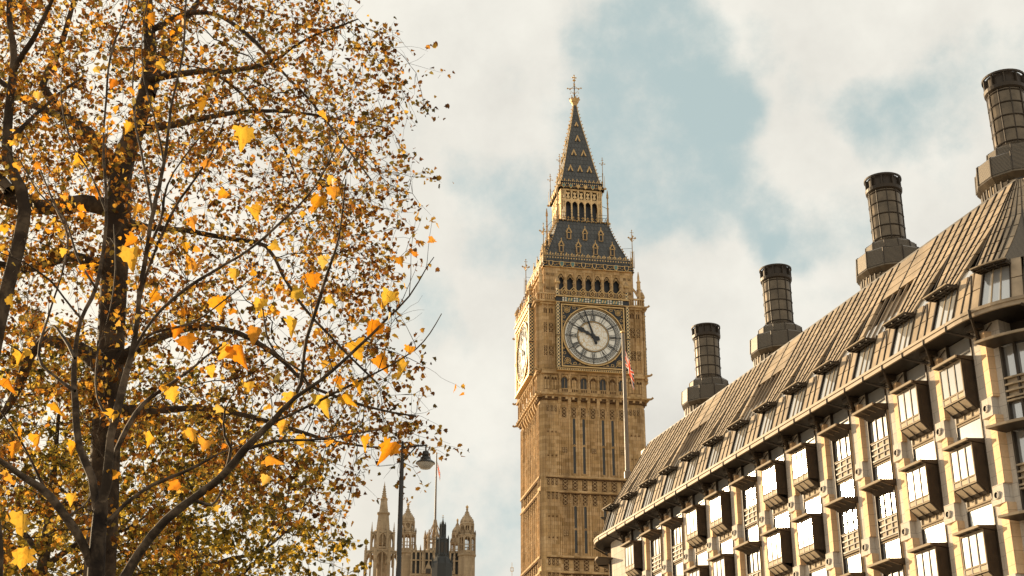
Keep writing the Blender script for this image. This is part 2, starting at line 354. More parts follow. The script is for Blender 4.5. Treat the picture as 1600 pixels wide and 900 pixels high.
edges = [S0+2.59, S0-3.1, S0-LA+.4, S0-LA-3.85, S0-LA-7.2]
for i in range(4): bay_wall(w, edges[i+1], edges[i], bows[4+i][0]-bows[4+i][1], bows[4+i][0]+bows[4+i][1])
sbox(w, S1+LA+7.2, XB, 1.12, 1.9, 3.2, 21.9); sbox(w, XA, S0-LA-7.2, 1.12, 1.9, 3.2, 21.9)
along(w, 1.0, 1.9, 0.1, .9); wall = w.build('wall', OB)
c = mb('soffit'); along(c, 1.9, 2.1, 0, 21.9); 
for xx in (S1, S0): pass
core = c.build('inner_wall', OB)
# arcade beam at street level
a = mb('pale_stone'); along(a, .6, 1.12, 2.9, 3.6); a.build('string_course', OB)
# piers, one object each: widen at every plaque
pr = mb('pier_stone')
def pier(b, xo=0.0):
    segs = [(21.35, 18.62, .31, .86), (17.85, 15.12, .345, .82), (14.35, 11.62, .38, .78), (10.85, 8.12, .415, .74), (7.35, 3.6, .45, .70)]
    b.use('pier_stone')
    for i, (zt, zb, hw, y) in enumerate(segs):
        sbox(b, xo-hw, xo+hw, y, 1.3, zb, zt)
        # plaque: pale block curving out to the wider shaft below
        if i < 4:
            hw2, y2 = segs[i+1][2], segs[i+1][3]; b.use('pale_stone'); zz = [zb, zb-.3, zb-.62, segs[i+1][0]]; hh = [hw+.01, hw+.012, hw2+.012, hw2+.012]; yy = [y-.004, y-.008, y2-.008, y2-.008]
            b.loft([[(xo-h, q, z), (xo+h, q, z), (xo+h, 1.3, z), (xo-h, 1.3, z)][::-1] for h, q, z in zip(hh, yy, zz)])
            cz = zb-.42; 
            def ring(r0, r1, yA, yB, mt):
                b.use(mt); n = 14
                o = [(xo-.02+r0*math.cos(2*PI*i/n), yA, cz+r0*math.sin(2*PI*i/n)) for i in range(n)]; p = [(xo-.02+r1*math.cos(2*PI*i/n), yB, cz+r1*math.sin(2*PI*i/n)) for i in range(n)]
                b.add(o+p, [(i, (i+1)%n, (i+1)%n+n, i+n) for i in range(n)])
                return p
            yf = y2-.012
            p = ring(.17, .155, yf, yf-.06, 'pale_stone'); p = ring(.155, .12, yf-.06, yf-.06, 'pale_stone'); p = ring(.12, .10, yf-.06, yf-.012, 'soffit')
            b.use('soffit'); b.add([(q[0], yf-.013, q[2]) for q in p], [tuple(range(len(p)))])
            b.use('pier_stone')
    b.use('pier_stone'); sbox(b, xo-.5, xo+.5, .66, 1.4, .0, 3.6)
pier(pr); pier_o = None
for k, x in enumerate(piers):
    if k == 0: pier_o = pr.build('pier', OB, (x, 0, 0))
    else: copy_obj(pier_o, OB, (x, 0, 0))
for x in (S1+4.02, S1+LA, S1+LA+3.85, S1+LA+7.2, S0-3.1, S0-LA+.2, S0-LA-3.85):
    q = MB(); pier(q, 0.0); (px_, py_, _), (nx_, ny_, _) = bend(x, 0, 0), bend(x, 1, 0)
    o = q.build('pier', OB, (px_, py_, 0)) if False else copy_obj(pier_o, OB, (px_, py_, 0)); o.rotation_euler = (0, 0, math.atan2(ny_-py_, nx_-px_)-PI/2)

# --- projecting oriel window (centre x = 0, hood at z = 0)
def hood_slab(b, w2, yf, yb, curved=False):
    b.use('frame_tan'); b.box(-w2, w2, yf, yf+.07, -.05, .05)
    b.use('bronze')
    b.hexa([(-w2, yf+.07, -.04), (w2, yf+.07, -.04), (w2, yb, -.22 if curved else -.12), (-w2, yb, -.22 if curved else -.12), (-w2, yf+.07, .04), (w2, yf+.07, .04), (w2, yb, .10), (-w2, yb, .10)])
    b.use('bronze_mid')
    for i in range(4): x = -w2+.12+i*(2*w2-.24)/3; b.hexa([(x-.025, yf+.1, -.07), (x+.025, yf+.1, -.07), (x+.025, yb, -.26 if curved else -.16), (x-.025, yb, -.26 if curved else -.16), (x-.025, yf+.1, -.03), (x+.025, yf+.1, -.03), (x+.025, yb, -.1), (x-.025, yb, -.1)])
def make_oriel():
    h = MB(); hood_slab(h, .86, .26, 1.14)
    f = mb('bronze'); yf = .56; W2 = .78
    # side cheeks and back frame
    for sx in (-1, 1):
        f.hexa([(sx*W2-.03, yf, -1.72), (sx*W2+.03, yf, -1.72), (sx*W2+.03, 1.2, -1.95), (sx*W2-.03, 1.2, -1.95), (sx*W2-.03, yf, -.08), (sx*W2+.03, yf, -.08), (sx*W2+.03, 1.2, -.12), (sx*W2-.03, 1.2, -.12)])
        f.box(sx*(W2+.035)-.004, sx*(W2+.035)+.004, yf+.12, 1.05, -1.35, -.25)
    # corbelled underside
    f.hexa([(-W2-.03, 1.0, -2.12), (W2+.03, 1.0, -2.12), (W2+.03, 1.2, -2.12), (-W2-.03, 1.2, -2.12), (-W2-.03, yf+.02, -1.70), (W2+.03, yf+.02, -1.70), (W2+.03, 1.2, -1.70), (-W2-.03, 1.2, -1.70)])
    f.use('frame_tan')
    for z0, z1 in ((-.16, -.08), (-1.44, -1.38), (-1.72, -1.66)): f.box(-W2, W2, yf-.03, yf+.05, z0, z1)
    for x in (-W2+.03, -.26, .26, W2-.03):
        f.use('frame_tan' if abs(x) > .5 else 'bronze'); f.box(x-.028, x+.028, yf-.025, yf+.03, -1.40, -.1); f.use('bronze'); f.box(x-.04, x+.04, yf-.028, yf+.03, -1.66, -1.40)
    for x in (-W2+.02, -.26, .26, W2-.02):
        f.hexa([(x-.03, .96, -2.14), (x+.03, .96, -2.14), (x+.03, 1.0, -2.14), (x-.03, 1.0, -2.14), (x-.03, yf-.02, -1.72), (x+.03, yf-.02, -1.72), (x+.03, yf+.04, -1.72), (x-.03, yf+.04, -1.72)])
    f.use('panel_tan')
    for x0, x1 in ((-.72, -.30), (-.22, .22), (.30, .72)):
        f.box(x0, x1, yf-.012, yf+.02, -1.64, -1.46)
        f.add([(x0, .93+.035, -2.07), (x1, .93+.035, -2.07), (x1, yf+.005, -1.76), (x0, yf+.005, -1.76)], [(0, 1, 2, 3)])
    # vertical slatted piece and sill on the wall below, frame of the pane below
    f.use('frame_tan')
    for x in (-.8, -.27, .27, .8): f.box(x-.03, x+.03, 1.08, 1.2, -2.36, -2.1)
    f.box(-.84, .84, 1.06, 1.2, -2.42, -2.36); f.box(-.84, .84, 1.09, 1.2, -2.52, -2.46); f.use('panel_tan'); f.box(-.8, .8, 1.13, 1.2, -2.36, -2.1); f.box(-.84, .84, 1.12, 1.2, -2.46, -2.42)
    f.use('bronze')
    for sx in (-1, 1): f.box(sx*.84-.03, sx*.84+.03, 1.07, 1.25, -3.4, -.1)
    gl = mb('glass')
    for x0, x1 in ((-.75, -.26), (-.26, .26), (.26, .75)): gl.box(x0+.0, x1-.0, yf+.005, yf+.02, -1.40, -.12)
    lo = mb('glass'); lo.box(-.81, .81, 1.135, 1.155, -3.36, -2.52)
    return f, h, gl, lo
def make_flat():
    h = MB(); hood_slab(h, .9, .30, 1.14, True)
    h.use('bronze'); h.loft([[(-.8, .75, -.12), (.8, .75, -.12), (.8, 1.14, -.38), (-.8, 1.14, -.38)], [(-.8, .75, -.06), (.8, .75, -.06), (.8, 1.14, -.1), (-.8, 1.14, -.1)]])
    f = mb('bronze')
    for x in (-.27, .27): f.box(x-.025, x+.025, 1.09, 1.2, -1.45, -.1)
    for sx in (-1, 1): f.box(sx*.84-.04, sx*.84+.04, 1.05, 1.25, -3.4, -.1); f.use('bronze'); f.box(sx*.80-.015, sx*.80+.015, 1.0, 1.2, -3.4, -.1); f.use('frame_tan')
    f.use('bronze')
    for z in (-1.45, -1.72, -1.98, -2.24): f.box(-.8, .8, 1.04, 1.2, z-.03, z+.03)
    f.use('frame_tan'); f.box(-.82, .82, 1.02, 1.2, -1.42, -1.37); f.use('bronze')
    for x in (-.78, -.27, .27, .78): f.box(x-.04, x+.04, 1.05, 1.15, -2.24, -1.45)
    f.use('panel_tan'); f.box(-.78, .78, 1.10, 1.2, -2.24, -1.45); f.use('frame_tan'); f.box(-.82, .82, 1.05, 1.2, -2.36, -2.30); f.box(-.82, .82, 1.08, 1.2, -2.47, -2.42)
    gl = mb('glass'); gl.box(-.8, .8, 1.135, 1.155, -1.42, -.1); lo = mb('glass'); lo.box(-.8, .8, 1.135, 1.155, -3.36, -2.47)
    return f, h, gl, lo
def place_window(parts, proto, x, z, rz=0.0, y=0.0):
    if proto is None:
        f, h, gl, lo = parts; root = f.build('window', OB, (x, y, z)); h.build('hood', root); gl.build('pane', root); lo.build('pane', root)
        root.rotation_euler = (0, 0, rz); return root
    return copy_tree(proto, OB, (x, y, z), rz)
pa = pb = None; PA, PB = make_oriel(), make_flat()
TYP = 'AABBAABBAABA'
TYP = ['A','A','B','B','A','A','B','A','A','B','B','A']
for k, cx in bays:
    for j, z in enumerate(ZST):
        if TYP[k] == 'A': r = place_window(PA, pa, cx, z); pa = pa or r
        else: r = place_window(PB, pb, cx, z); pb = pb or r
# clerestory glass under the eaves, one strip per bay
for k, cx in bays:
    q = mb('glass'); q.box(cx-.8, cx+.8, 1.2, 1.22, 20.78, 21.7); q.use('bronze'); q.box(cx-.86, cx-.8, 1.06, 1.25, 20.7, 21.8); q.box(cx+.8, cx+.86, 1.06, 1.25, 20.7, 21.8); q.build('clerestory', OB)
# bow windows round the corners
for (cx, hw) in bows:
    for j, z in enumerate(ZST):
        f = mb('bronze'); n = 3 if hw > .85 else 2; e = .75 if hw < 1.1 else .5
        for i in range(n+1): x = cx-hw+2*hw*i/n; sbox(f, x-.05, x+.05, .98, 1.2, z-3.4, z-.1)
        f.use('frame_tan')
        for dz in (-1.45, -1.72, -1.98, -2.24, -2.38): sbox(f, cx-hw, cx+hw, .95, 1.15, z+dz-.035, z+dz+.035)
        f.use('panel_tan'); sbox(f, cx-hw, cx+hw, 1.12, 1.2, z-2.24, z-1.45)
        r = f.build('window', OB)
        h = mb('frame_tan')
        sbox(h, cx-hw-e, cx+hw+e, .02, .09, z-.05, z+.05); h.use('bronze'); sbox(h, cx-hw-e+.02, cx+hw+e-.02, .09, 1.14, z-.05, z+.03, y0t=.09)
        h.build('hood', r); gq = mb('glass'); sbox(gq, cx-hw+.04, cx+hw-.04, 1.19, 1.22, z-3.36, z-.1); gq.build('pane', r)
# eaves: gutter and soffit
e = mb('roof_panel'); along(e, 0, .10, 21.72, 21.98); e.use('roof_panel'); along(e, -.05, .0, 21.90, 22.0); e.use('roof_panel'); along(e, .0, .45, 21.985, 22.05)
e.use('bronze')
for k in range(27): x = PIER0+.83-1.66*k; e.box(x-.012, x+.012, -.054, .1, 21.70, 22.0)
e.build('gutter', OB)
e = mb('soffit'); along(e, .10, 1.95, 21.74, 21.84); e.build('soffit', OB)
# V struts from each pier head to the gutter
br = mb('bronze')
for sx in (-.83, .83):
    br.tube((0, .86, 21.15), (sx, .06, 21.66), .06, .045, 6); br.ico((sx, .03, 21.66), .08)
    br.tube((0, 1.0, 21.2), (sx*.9, 1.05, 21.6), .035, .03, 5)
br.tube((0, .84, 21.0), (0, .84, 21.5), .12, .09, 8); br.box(-.3, .3, .5, 1.0, 21.5, 21.72)
br.use('frame_tan'); br.ico((0, .72, 21.15), .1)
b0 = br.build('bracket', OB, (piers[0], 0, 0))
for x in piers[1:]: copy_obj(b0, OB, (x, 0, 0))
for x in (S1+4.02, S1+LA, S0-3.1, S0-LA):
    (px_, py_, _), (nx_, ny_, _) = bend(x, 0, 0), bend(x, 1, 0); o = copy_obj(b0, OB, (px_, py_, 0)); o.rotation_euler = (0, 0, math.atan2(ny_-py_, nx_-px_)-PI/2)

# --- roof.  slope: (y 1.1, z 24.1) to (y 4.0, z 28.9)
def RY(z): return 1.1+(z-24.1)*2.9/4.8 if z > 24.1 else .42+(z-22.05)*.68/2.05
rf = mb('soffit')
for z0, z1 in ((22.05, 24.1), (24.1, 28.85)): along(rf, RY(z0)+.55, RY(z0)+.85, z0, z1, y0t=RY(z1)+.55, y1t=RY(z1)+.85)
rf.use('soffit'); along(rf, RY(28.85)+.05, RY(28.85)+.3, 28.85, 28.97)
rf.use('bronze_mid'); rf.box(-1, 45, 4.1, 22, 28.5, 28.8)
roof = rf.build('roof', OB)
def panel(b, xa, xb, xc, xd, z0, z1, lift=.0, th=.2):
    """a roof sheet: bottom edge xa..xb at z0, top edge xc..xd at z1"""
    n = 3 if (max(xb, xd) > S1 or min(xa, xc) < S0) else 1
    rings = []
    for i in range(n+1):
        t = i/n; lo = xa+(xb-xa)*t; hi = xc+(xd-xc)*t
        rings.append([bend(lo, RY(z0)-lift, z0), bend(hi, RY(z1)-lift, z1), bend(hi, RY(z1)-lift+th, z1), bend(lo, RY(z0)-lift+th, z0)])
    b.loft(rings)
def lerp(a, b, t): return a+(b-a)*t
def roof_bay(c, w, kind, col):
    """upper roof over one window bay: c centre, w width"""
    b = mb(col); x0, x1 = c-w/2, c+w/2; ZK = 26.65
    # top zone strips
    zt = [ZK+i*(28.85-ZK)/4 for i in range(5)]
    ns = 5 if kind != 'wide' else 2
    for i in range(ns):
        a0, a1 = x0+w*i/ns, x0+w*(i+1)/ns
        for j in range(4):
            gx = .115 if ns == 5 else .05
            panel(b, a0+gx, a1-gx, a0+gx, a1-gx, zt[j]+.022, zt[j+1]-.024, lift=.02*(i % 2))
        b.use('bronze'); panel(b, a0-.03, a0+.03, a0-.03, a0+.03, zt[0], zt[4], lift=.05, th=.3); b.use(col)
    # lower zone: strips squeeze together and leave a dark louvred wedge
    zl = [24.12+i*(ZK-24.12)/4 for i in range(5)]
    if kind == 'wide':
        return b
    for i in range(5):
        for j in range(4):
            def X(u, z):   # u in 0..1 across the bay
                t = (ZK-z)/(ZK-24.1); s = 1-.42*max(0, t); wide = x0+w*u*s
                return wide if i < 4 else x1-(1-u)*w*(1-.25*t)
            z0, z1 = zl[j]+.022, zl[j+1]-.024; u0, u1 = i/5+.036, (i+1)/5-.036
            panel(b, X(u0, z0), X(u1, z0), X(u0, z1), X(u1, z1), z0, z1, lift=.02*(i % 2))
        b.use('bronze'); panel(b, X(i/5, zl[0])-.03, X(i/5, zl[0])+.03, X(i/5, zl[4])-.03, X(i/5, zl[4])+.03, zl[0], zl[4], lift=.05, th=.3); b.use(col)
    return b
def wedge(c, w):
    b = mb('louvre'); x1 = c+w/2; x0 = c-w/2
    xa = x0+w*.8*.58; xb = x1-w*.2*.75
    panel(b, xa, xb, x0+w*.78, x0+w*.82, 24.12, 26.65, lift=-.48, th=.03)
    b.use('glass'); panel(b, xa+.05, xb-.05, xa+.08, xb-.1, 24.12, 24.55, lift=-.10, th=.02); return b
roof_bays = [(PIER0-PITCH*(k+.5)+.55, 'wide' if k in (2, 6, 9) else 'fan') for k in range(-1, 13)]
for (c, kind) in roof_bays:
    if c+PITCH/2 > S1+.6: c0 = c
    b = roof_bay(c, PITCH, kind, 'roof_panel'); b.build('roof_sheet', OB)
    if kind == 'wide':
        q = mb('louvre'); panel(q, c-PITCH/2+.1, c+PITCH/2-.5, c-PITCH/2+.1, c+PITCH/2-.4, 24.15, 26.6, lift=-.40, th=.03)
        q.use('glass'); panel(q, c-PITCH/2+.15, c+PITCH/2-.6, c-PITCH/2+.15, c+PITCH/2-.5, 24.2, 25.0, lift=-.09, th=.02)
        q.use('bronze_mid')
        for i in range(4): x = c-PITCH/2+.5+i*.62; panel(q, x, x+.05, x, x+.05, 24.15, 26.6, lift=.0, th=.12)
        q.use('roof_panel'); panel(q, c+PITCH/2-.42, c+PITCH/2-.08, c+PITCH/2-.34, c+PITCH/2-.04, 24.12, 26.62)
        q.build('roof_louvre', OB)
    else: wedge(c, PITCH).build('roof_louvre', OB)
# rounded roof ends: louvred drums
for sg in (1, -1):
    q = mb('louvre'); xs = [S1+1.9, S1+6.4] if sg > 0 else [S0-6.4, S0-1.3]
    n = 8; rings = []
    for i in range(n+1):
        x = lerp(xs[0], xs[1], i/n); rings.append([bend(x, RY(24.1)-.0, 24.1), bend(x, RY(26.9), 26.9), bend(x, RY(26.9)+.1, 26.9), bend(x, RY(24.1)+.1, 24.1)])
    q.loft(rings); q.use('roof_panel')
    for zz in (26.9, 27.4, 27.9, 28.4): 
        rings = []
        for i in range(n+1):
            x = lerp(xs[0], xs[1], i/n); rings.append([bend(x, RY(zz)+.01, zz), bend(x, RY(zz+.47)+.01, zz+.47), bend(x, RY(zz+.47)+.1, zz+.47), bend(x, RY(zz)+.1, zz)])
        q.loft(rings)
    q.build('roof_drum', OB)
for x in (S1+LA+1.5, S1+LA+4.8, S1+LA+8.1, S0-LA-1.5, S0-LA-4.8, S0-LA-8.1): roof_bay(x, PITCH, 'fan', 'roof_panel').build('roof_sheet', OB)
# attic storey: window, hood and V-battened panel per bay
def attic(xc, round_=False):
    f = mb('roof_panel'); x0, x1 = xc+.8, xc+.8+1.72
    zm = 23.15
    for z0, z1 in ((22.06, zm-.02), (zm+.02, 24.08)):
        for a0, a1 in ((x0, x0+.52), (x0+.6, x0+1.12), (x0+1.2, x1)): 
            s = .10 if z0 > 23 else 0; s0 = 0 if z0 > 23 else -.10
            panel(f, a0+ (0), a1, a0+(s if a0 > x0 and a0 < x0+1.0 else 0), a1-(s if a0 < x0+1.0 and a0 > x0 else 0), z0, z1, lift=.02)
    f.use('bronze')
    for (a, b_) in (((x0+.55), (x0+.78)), ((x0+1.16), (x0+.86))):
        panel(f, a-.03, a+.03, lerp(a, b_, .15)-.03, lerp(a, b_, .15)+.03, 22.06, zm, lift=.06, th=.06); panel(f, lerp(a, b_, .15)-.03, lerp(a, b_, .15)+.03, b_-.03, b_+.03, zm, 24.0, lift=.06, th=.06)
    panel(f, x0-.06, x0, x0-.06, x0, 22.06, 24.08, lift=.08, th=.2); panel(f, x0-1.62, x0-1.54, x0-1.62, x0-1.54, 22.06, 24.08, lift=.08, th=.25)
    f.use('bronze'); panel(f, x0-1.62, x1, x0-1.62, x1, 22.045, 22.075, lift=.07, th=.2)
    r = f.build('attic_window', OB)
    gq = mb('glass'); panel(gq, x0-1.5, x0-.06, x0-1.5, x0-.06, 22.1, 24.0, lift=-.01, th=.03); gq.use('frame_tan')
    for t in (.36, .68): panel(gq, x0-1.5+1.44*t-.025, x0-1.5+1.44*t+.025, x0-1.5+1.44*t-.025, x0-1.5+1.44*t+.025, 22.1, 24.0, lift=.03, th=.05)
    gq.build('pane', r)
    h = mb('frame_tan'); sbox(h, x0-1.75, x0+.02, .34, .40, 23.87, 23.92); h.use('bronze'); sbox(h, x0-1.75, x0+.02, .40, 1.15, 23.84, 23.90, y0t=.40)
    h.use('bronze')
    for i in range(4): x = x0-1.7+i*.56; sbox(h, x-.03, x+.03, .46, 1.2, 23.78, 23.85)
    for yy in (.55, .78, 1.0): sbox(h, x0-1.7, x0, yy, yy+.05, 23.79, 23.84)
    h.build('hood', r); return r
for k in range(-1, 13): attic(PIER0-PITCH*(k+.5)-.45+.38 if k >= 0 else S1+1.9)
for x in (S1+5.2, S1+8.6, S1+12, S0-3.4, S0-6.6, S0-10): attic(x)
# --- chimneys
def make_chimney():
    root = mb('chimney_metal'); n = 12
    def octo(b, r0, z0, r1, z1, nn=12, rot=PI/12): b.lathe([(r0, z0), (r1, z1)], nn, rot=rot, cap=False)
    pipe = root; pipe.lathe([(.85, 32.5), (.87, 35.75)], 32, cap=True)
    pipe.use('bronze')
    for z in (32.72, 33.4, 34.1, 34.8, 35.45): pipe.lathe([(.9, z-.03), (.92, z), (.9, z+.03)], 32, cap=False)
    for i in range(10): a = 2*PI*i/10+.2; pipe.tube((.87*math.cos(a), .87*math.sin(a), 32.5), (.89*math.cos(a), .89*math.sin(a), 35.7), .03, .03, 4)
    cap = mb('bronze'); cap.lathe([(.9, 35.55), (.98, 35.62), (1.0, 35.80), (.94, 35.82)], 32, cap=False); cap.lathe([(.95, 36.36), (1.02, 36.36), (1.02, 36.46), (.93, 36.46), (.93, 36.36)], 32, cap=False)
    cap.lathe([(.84, 35.7), (.84, 36.42)], 24, cap=True)
    for i in range(10): a = 2*PI*i/10; c_, s_ = math.cos(a), math.sin(a); cap.hexa([(r*c_-t*s_, r*s_+t*c_, z) for z in (35.8, 36.38) for r, t in ((.70, -.03), (.99, -.03), (.99, .03), (.70, .03))])
    skirt = mb('chimney_metal'); skirt.lathe([(1.35, 32.28), (1.30, 32.34), (.9, 32.62)], 12, rot=PI/12, cap=False)
    skirt.lathe([(1.92, 31.62), (1.86, 31.68), (1.42, 31.86)], 12, rot=PI/12, cap=False)
    skirt.lathe([(1.95, 30.72), (1.97, 30.62), (1.72, 30.30)], 12, rot=PI/12, cap=False)
    skirt.use('louvre'); octo(skirt, 1.40, 31.84, 1.36, 32.28); octo(skirt, 1.97, 30.72, 1.92, 31.62)
    skirt.use('roof_panel'); octo(skirt, 1.70, 28.0, 1.73, 30.32)
    skirt.use('bronze')
    for i in range(12):
        a = PI/12+2*PI*i/12; c_, s_ = math.cos(a), math.sin(a)
        skirt.tube((1.4*c_, 1.4*s_, 31.84), (1.36*c_, 1.36*s_, 32.3), .035, .035, 4); skirt.tube((1.98*c_, 1.98*s_, 30.7), (1.93*c_, 1.93*s_, 31.64), .04, .04, 4)
        skirt.tube((1.32*c_, 1.32*s_, 32.33), (.9*c_, .9*s_, 32.62), .025, .025, 4); skirt.tube((1.9*c_, 1.9*s_, 31.67), (1.42*c_, 1.42*s_, 31.86), .025, .025, 4)
        for d in (-.17, 0, .17):
            a2 = a+d; skirt.tube((1.74*math.cos(a2), 1.74*math.sin(a2), 28.2), (1.76*math.cos(a2), 1.76*math.sin(a2), 30.34), .05, .05, 4)
    return pipe, cap, skirt
pipe, capm, skirt = make_chimney(); c0 = None
for x in (39.64, 28.55, 15.55, 4.8):
    if c0 is None:
        c0 = pipe.build('chimney', OB, (x, 7, 0), smooth=False); capm.build('chimney_cap', c0); skirt.build('chimney_skirt', c0)
    else: copy_tree(c0, OB, (x, 7, 0))
# roof block under the chimneys
q = mb('bronze_mid'); q.box(2, 42, 5.0, 9.5, 28.8, 28.95); q.build('roof_deck', OB)

# flagpole on the far end of the roof and its flag
base = P0 + Vector((math.sin(AZF)*3.46, math.cos(AZF)*3.46, 0)) + Vector((math.cos(AZF), -math.sin(AZF), 0))*4
def flagpole(name, base, z0, z1, r0, r1, label):
    b = mb('pole_paint'); n = 8
    b.lathe([(r0*1.6, z0-.0), (r0*1.6, z0+.5), (r0, z0+.6), (r1, z1)], 12); b.use('gold'); b.lathe([(.01, z1), (r1*1.6, z1+r1*.5), (r1*1.6, z1+r1*1.5), (.01, z1+r1*2.4)], 10)
    o = b.build(name, loc=(base[0], base[1], 0)); tag(o, label, 'flagpole'); return o
M['pole_paint'] = mat_plain('grey_paint_pole', (.19, .15, .11), .5, .0, .15, 2.)
flagpole('flagpole', base, 27.4, 38.7, .16, .11, 'slim flagpole at the far end of the office roof in front of the clock tower')
def mat_flag():
    m, N, b, out = new_mat('union_flag_cloth'); tc = N.n('ShaderNodeTexCoord'); sp = N.n('ShaderNodeSeparateXYZ'); N.l(tc.outputs['UV'], sp.inputs[0])
    u = N.math('SUBTRACT', sp.outputs[0], .5); v = N.math('SUBTRACT', sp.outputs[1], .5); au = N.math('ABSOLUTE', u); av = N.math('ABSOLUTE', v)
    dg = N.math('ABSOLUTE', N.math('SUBTRACT', au, av))
    c = N.mix(N.math('LESS_THAN', dg, .13), (.015, .025, .07, 1), (.8, .78, .72, 1)); c = N.mix(N.math('LESS_THAN', dg, .05), c, (.75, .10, .03, 1))
    mn = N.math('MINIMUM', au, av); c = N.mix(N.math('LESS_THAN', mn, .16), c, (.8, .78, .72, 1)); c = N.mix(N.math('LESS_THAN', mn, .095), c, (.75, .10, .03, 1))
    N.l(c, b.inputs['Base Color']); b.inputs['Roughness'].default_value = .8
    tr = N.n('ShaderNodeBsdfTranslucent'); N.l(c, tr.inputs['Color']); ms = N.n('ShaderNodeMixShader'); ms.inputs[0].default_value = .5; N.l(b.outputs[0], ms.inputs[1]); N.l(tr.outputs[0], ms.inputs[2]); N.l(ms.outputs[0], out.inputs['Surface']); return m
M['flag'] = mat_flag()
def flag(name, base, ztop, hoist, fly, droop, label, rz):
    nu, nv = 22, 12; vs, uv, fs = [], [], []
    for j in range(nv+1):
        for i in range(nu+1):
            u, v = i/nu, j/nv
            x = fly*u*(1-droop)*.62; z = -hoist*(1-v)*(1-.25*u) - fly*u*droop*1.15*(1+.25*(1-v)); y = math.sin(u*9+v*1.5)*.16*hoist*u**.5*.6 + math.sin(u*17+v*3)*.03*hoist
            vs.append((x, y, z)); uv.append((u, v))
    for j in range(nv):
        for i in range(nu): a = j*(nu+1)+i; fs.append((a, a+1, a+nu+2, a+nu+1))
    me = bpy.data.meshes.new(name); me.from_pydata(vs, [], fs); me.materials.append(M['flag']); l = me.uv_layers.new(name='UVMap')
    for p in me.polygons:
        for li, vi in zip(p.loop_indices, p.vertices): l.data[li].uv = uv[vi]
    o = bpy.data.objects.new(name, me); COL.objects.link(o); o.location = (base[0], base[1], ztop); o.rotation_euler = (0, 0, rz); tag(o, label, 'flag'); return o
flag('flag', (base[0]+.12, base[1]), 37.4, 1.15, 2.6, .62, 'drooping red, white and blue flag on the flagpole before the clock tower', .25)
# ================================================================== clock tower
dial_c = ray(927, 525); dial_c = Vector((0, 0, 1.6)) + dial_c*((55-1.6)/dial_c.z)
fn = Vector((math.sin(R_(169.5)), math.cos(R_(169.5)), 0)); TA = dial_c - fn*6.6; TA.z = 0
TW = empty('clock_tower', TA, R_(10.5), 'tall golden gothic clock tower with white dials and a dark iron spire', 'clock tower')
BAYS = [-3.2, -2.13, -1.07, 0, 1.07, 2.13, 3.2]
def face_rib(b, x, w, y, d, z0, z1): b.box(x-w/2, x+w/2, -y-d, -y, z0, z1)
def xpanel(b, xc, w, y, z0, z1, nx=1, nz=3, t=.05, d=.05):
    """open-work cresting: crossed bars raised off a flat field coloured dark as recess shade"""
    cw = w/nx; ch = (z1-z0)/nz
    for i in range(nx):
        for j in range(nz):
            cx = xc-w/2+cw*(i+.5); cz = z0+ch*(j+.5)
            for s in (-1, 1):
                p0 = (cx-cw*.45, cz-s*ch*.45); p1 = (cx+cw*.45, cz+s*ch*.45); dx, dz = p1[0]-p0[0], p1[1]-p0[1]; L = math.hypot(dx, dz); nx_, nz_ = -dz/L*t/2, dx/L*t/2
                b.plate([(p0[0]-nx_, p0[1]-nz_), (p1[0]-nx_, p1[1]-nz_), (p1[0]+nx_, p1[1]+nz_), (p0[0]+nx_, p0[1]+nz_)], -y-d, -y)
            b.plate([(cx-cw*.2, cz), (cx, cz-ch*.2), (cx+cw*.2, cz), (cx, cz+ch*.2)], -y-d*1.3, -y)
def pointlet(b, x, y, z, w=.16, h=.22, d=.09):   # little hood moulding
    b.plate([(x-w, z), (x-w*.6, z), (x, z+h*.7), (x+w*.6, z), (x+w, z), (x, z+h)], -y-d, -y)
# --- shaft
oct_ = lambda h, c: [(-h+c, -h), (h-c, -h), (h, -h+c), (h, h-c), (h-c, h), (-h+c, h), (-h, h-c), (-h, -h+c)]
sf = mb('tower_stone')
cr = mb('tower_stone'); cr.box(-5.62, 5.62, -5.62, 5.62, 0, 48)
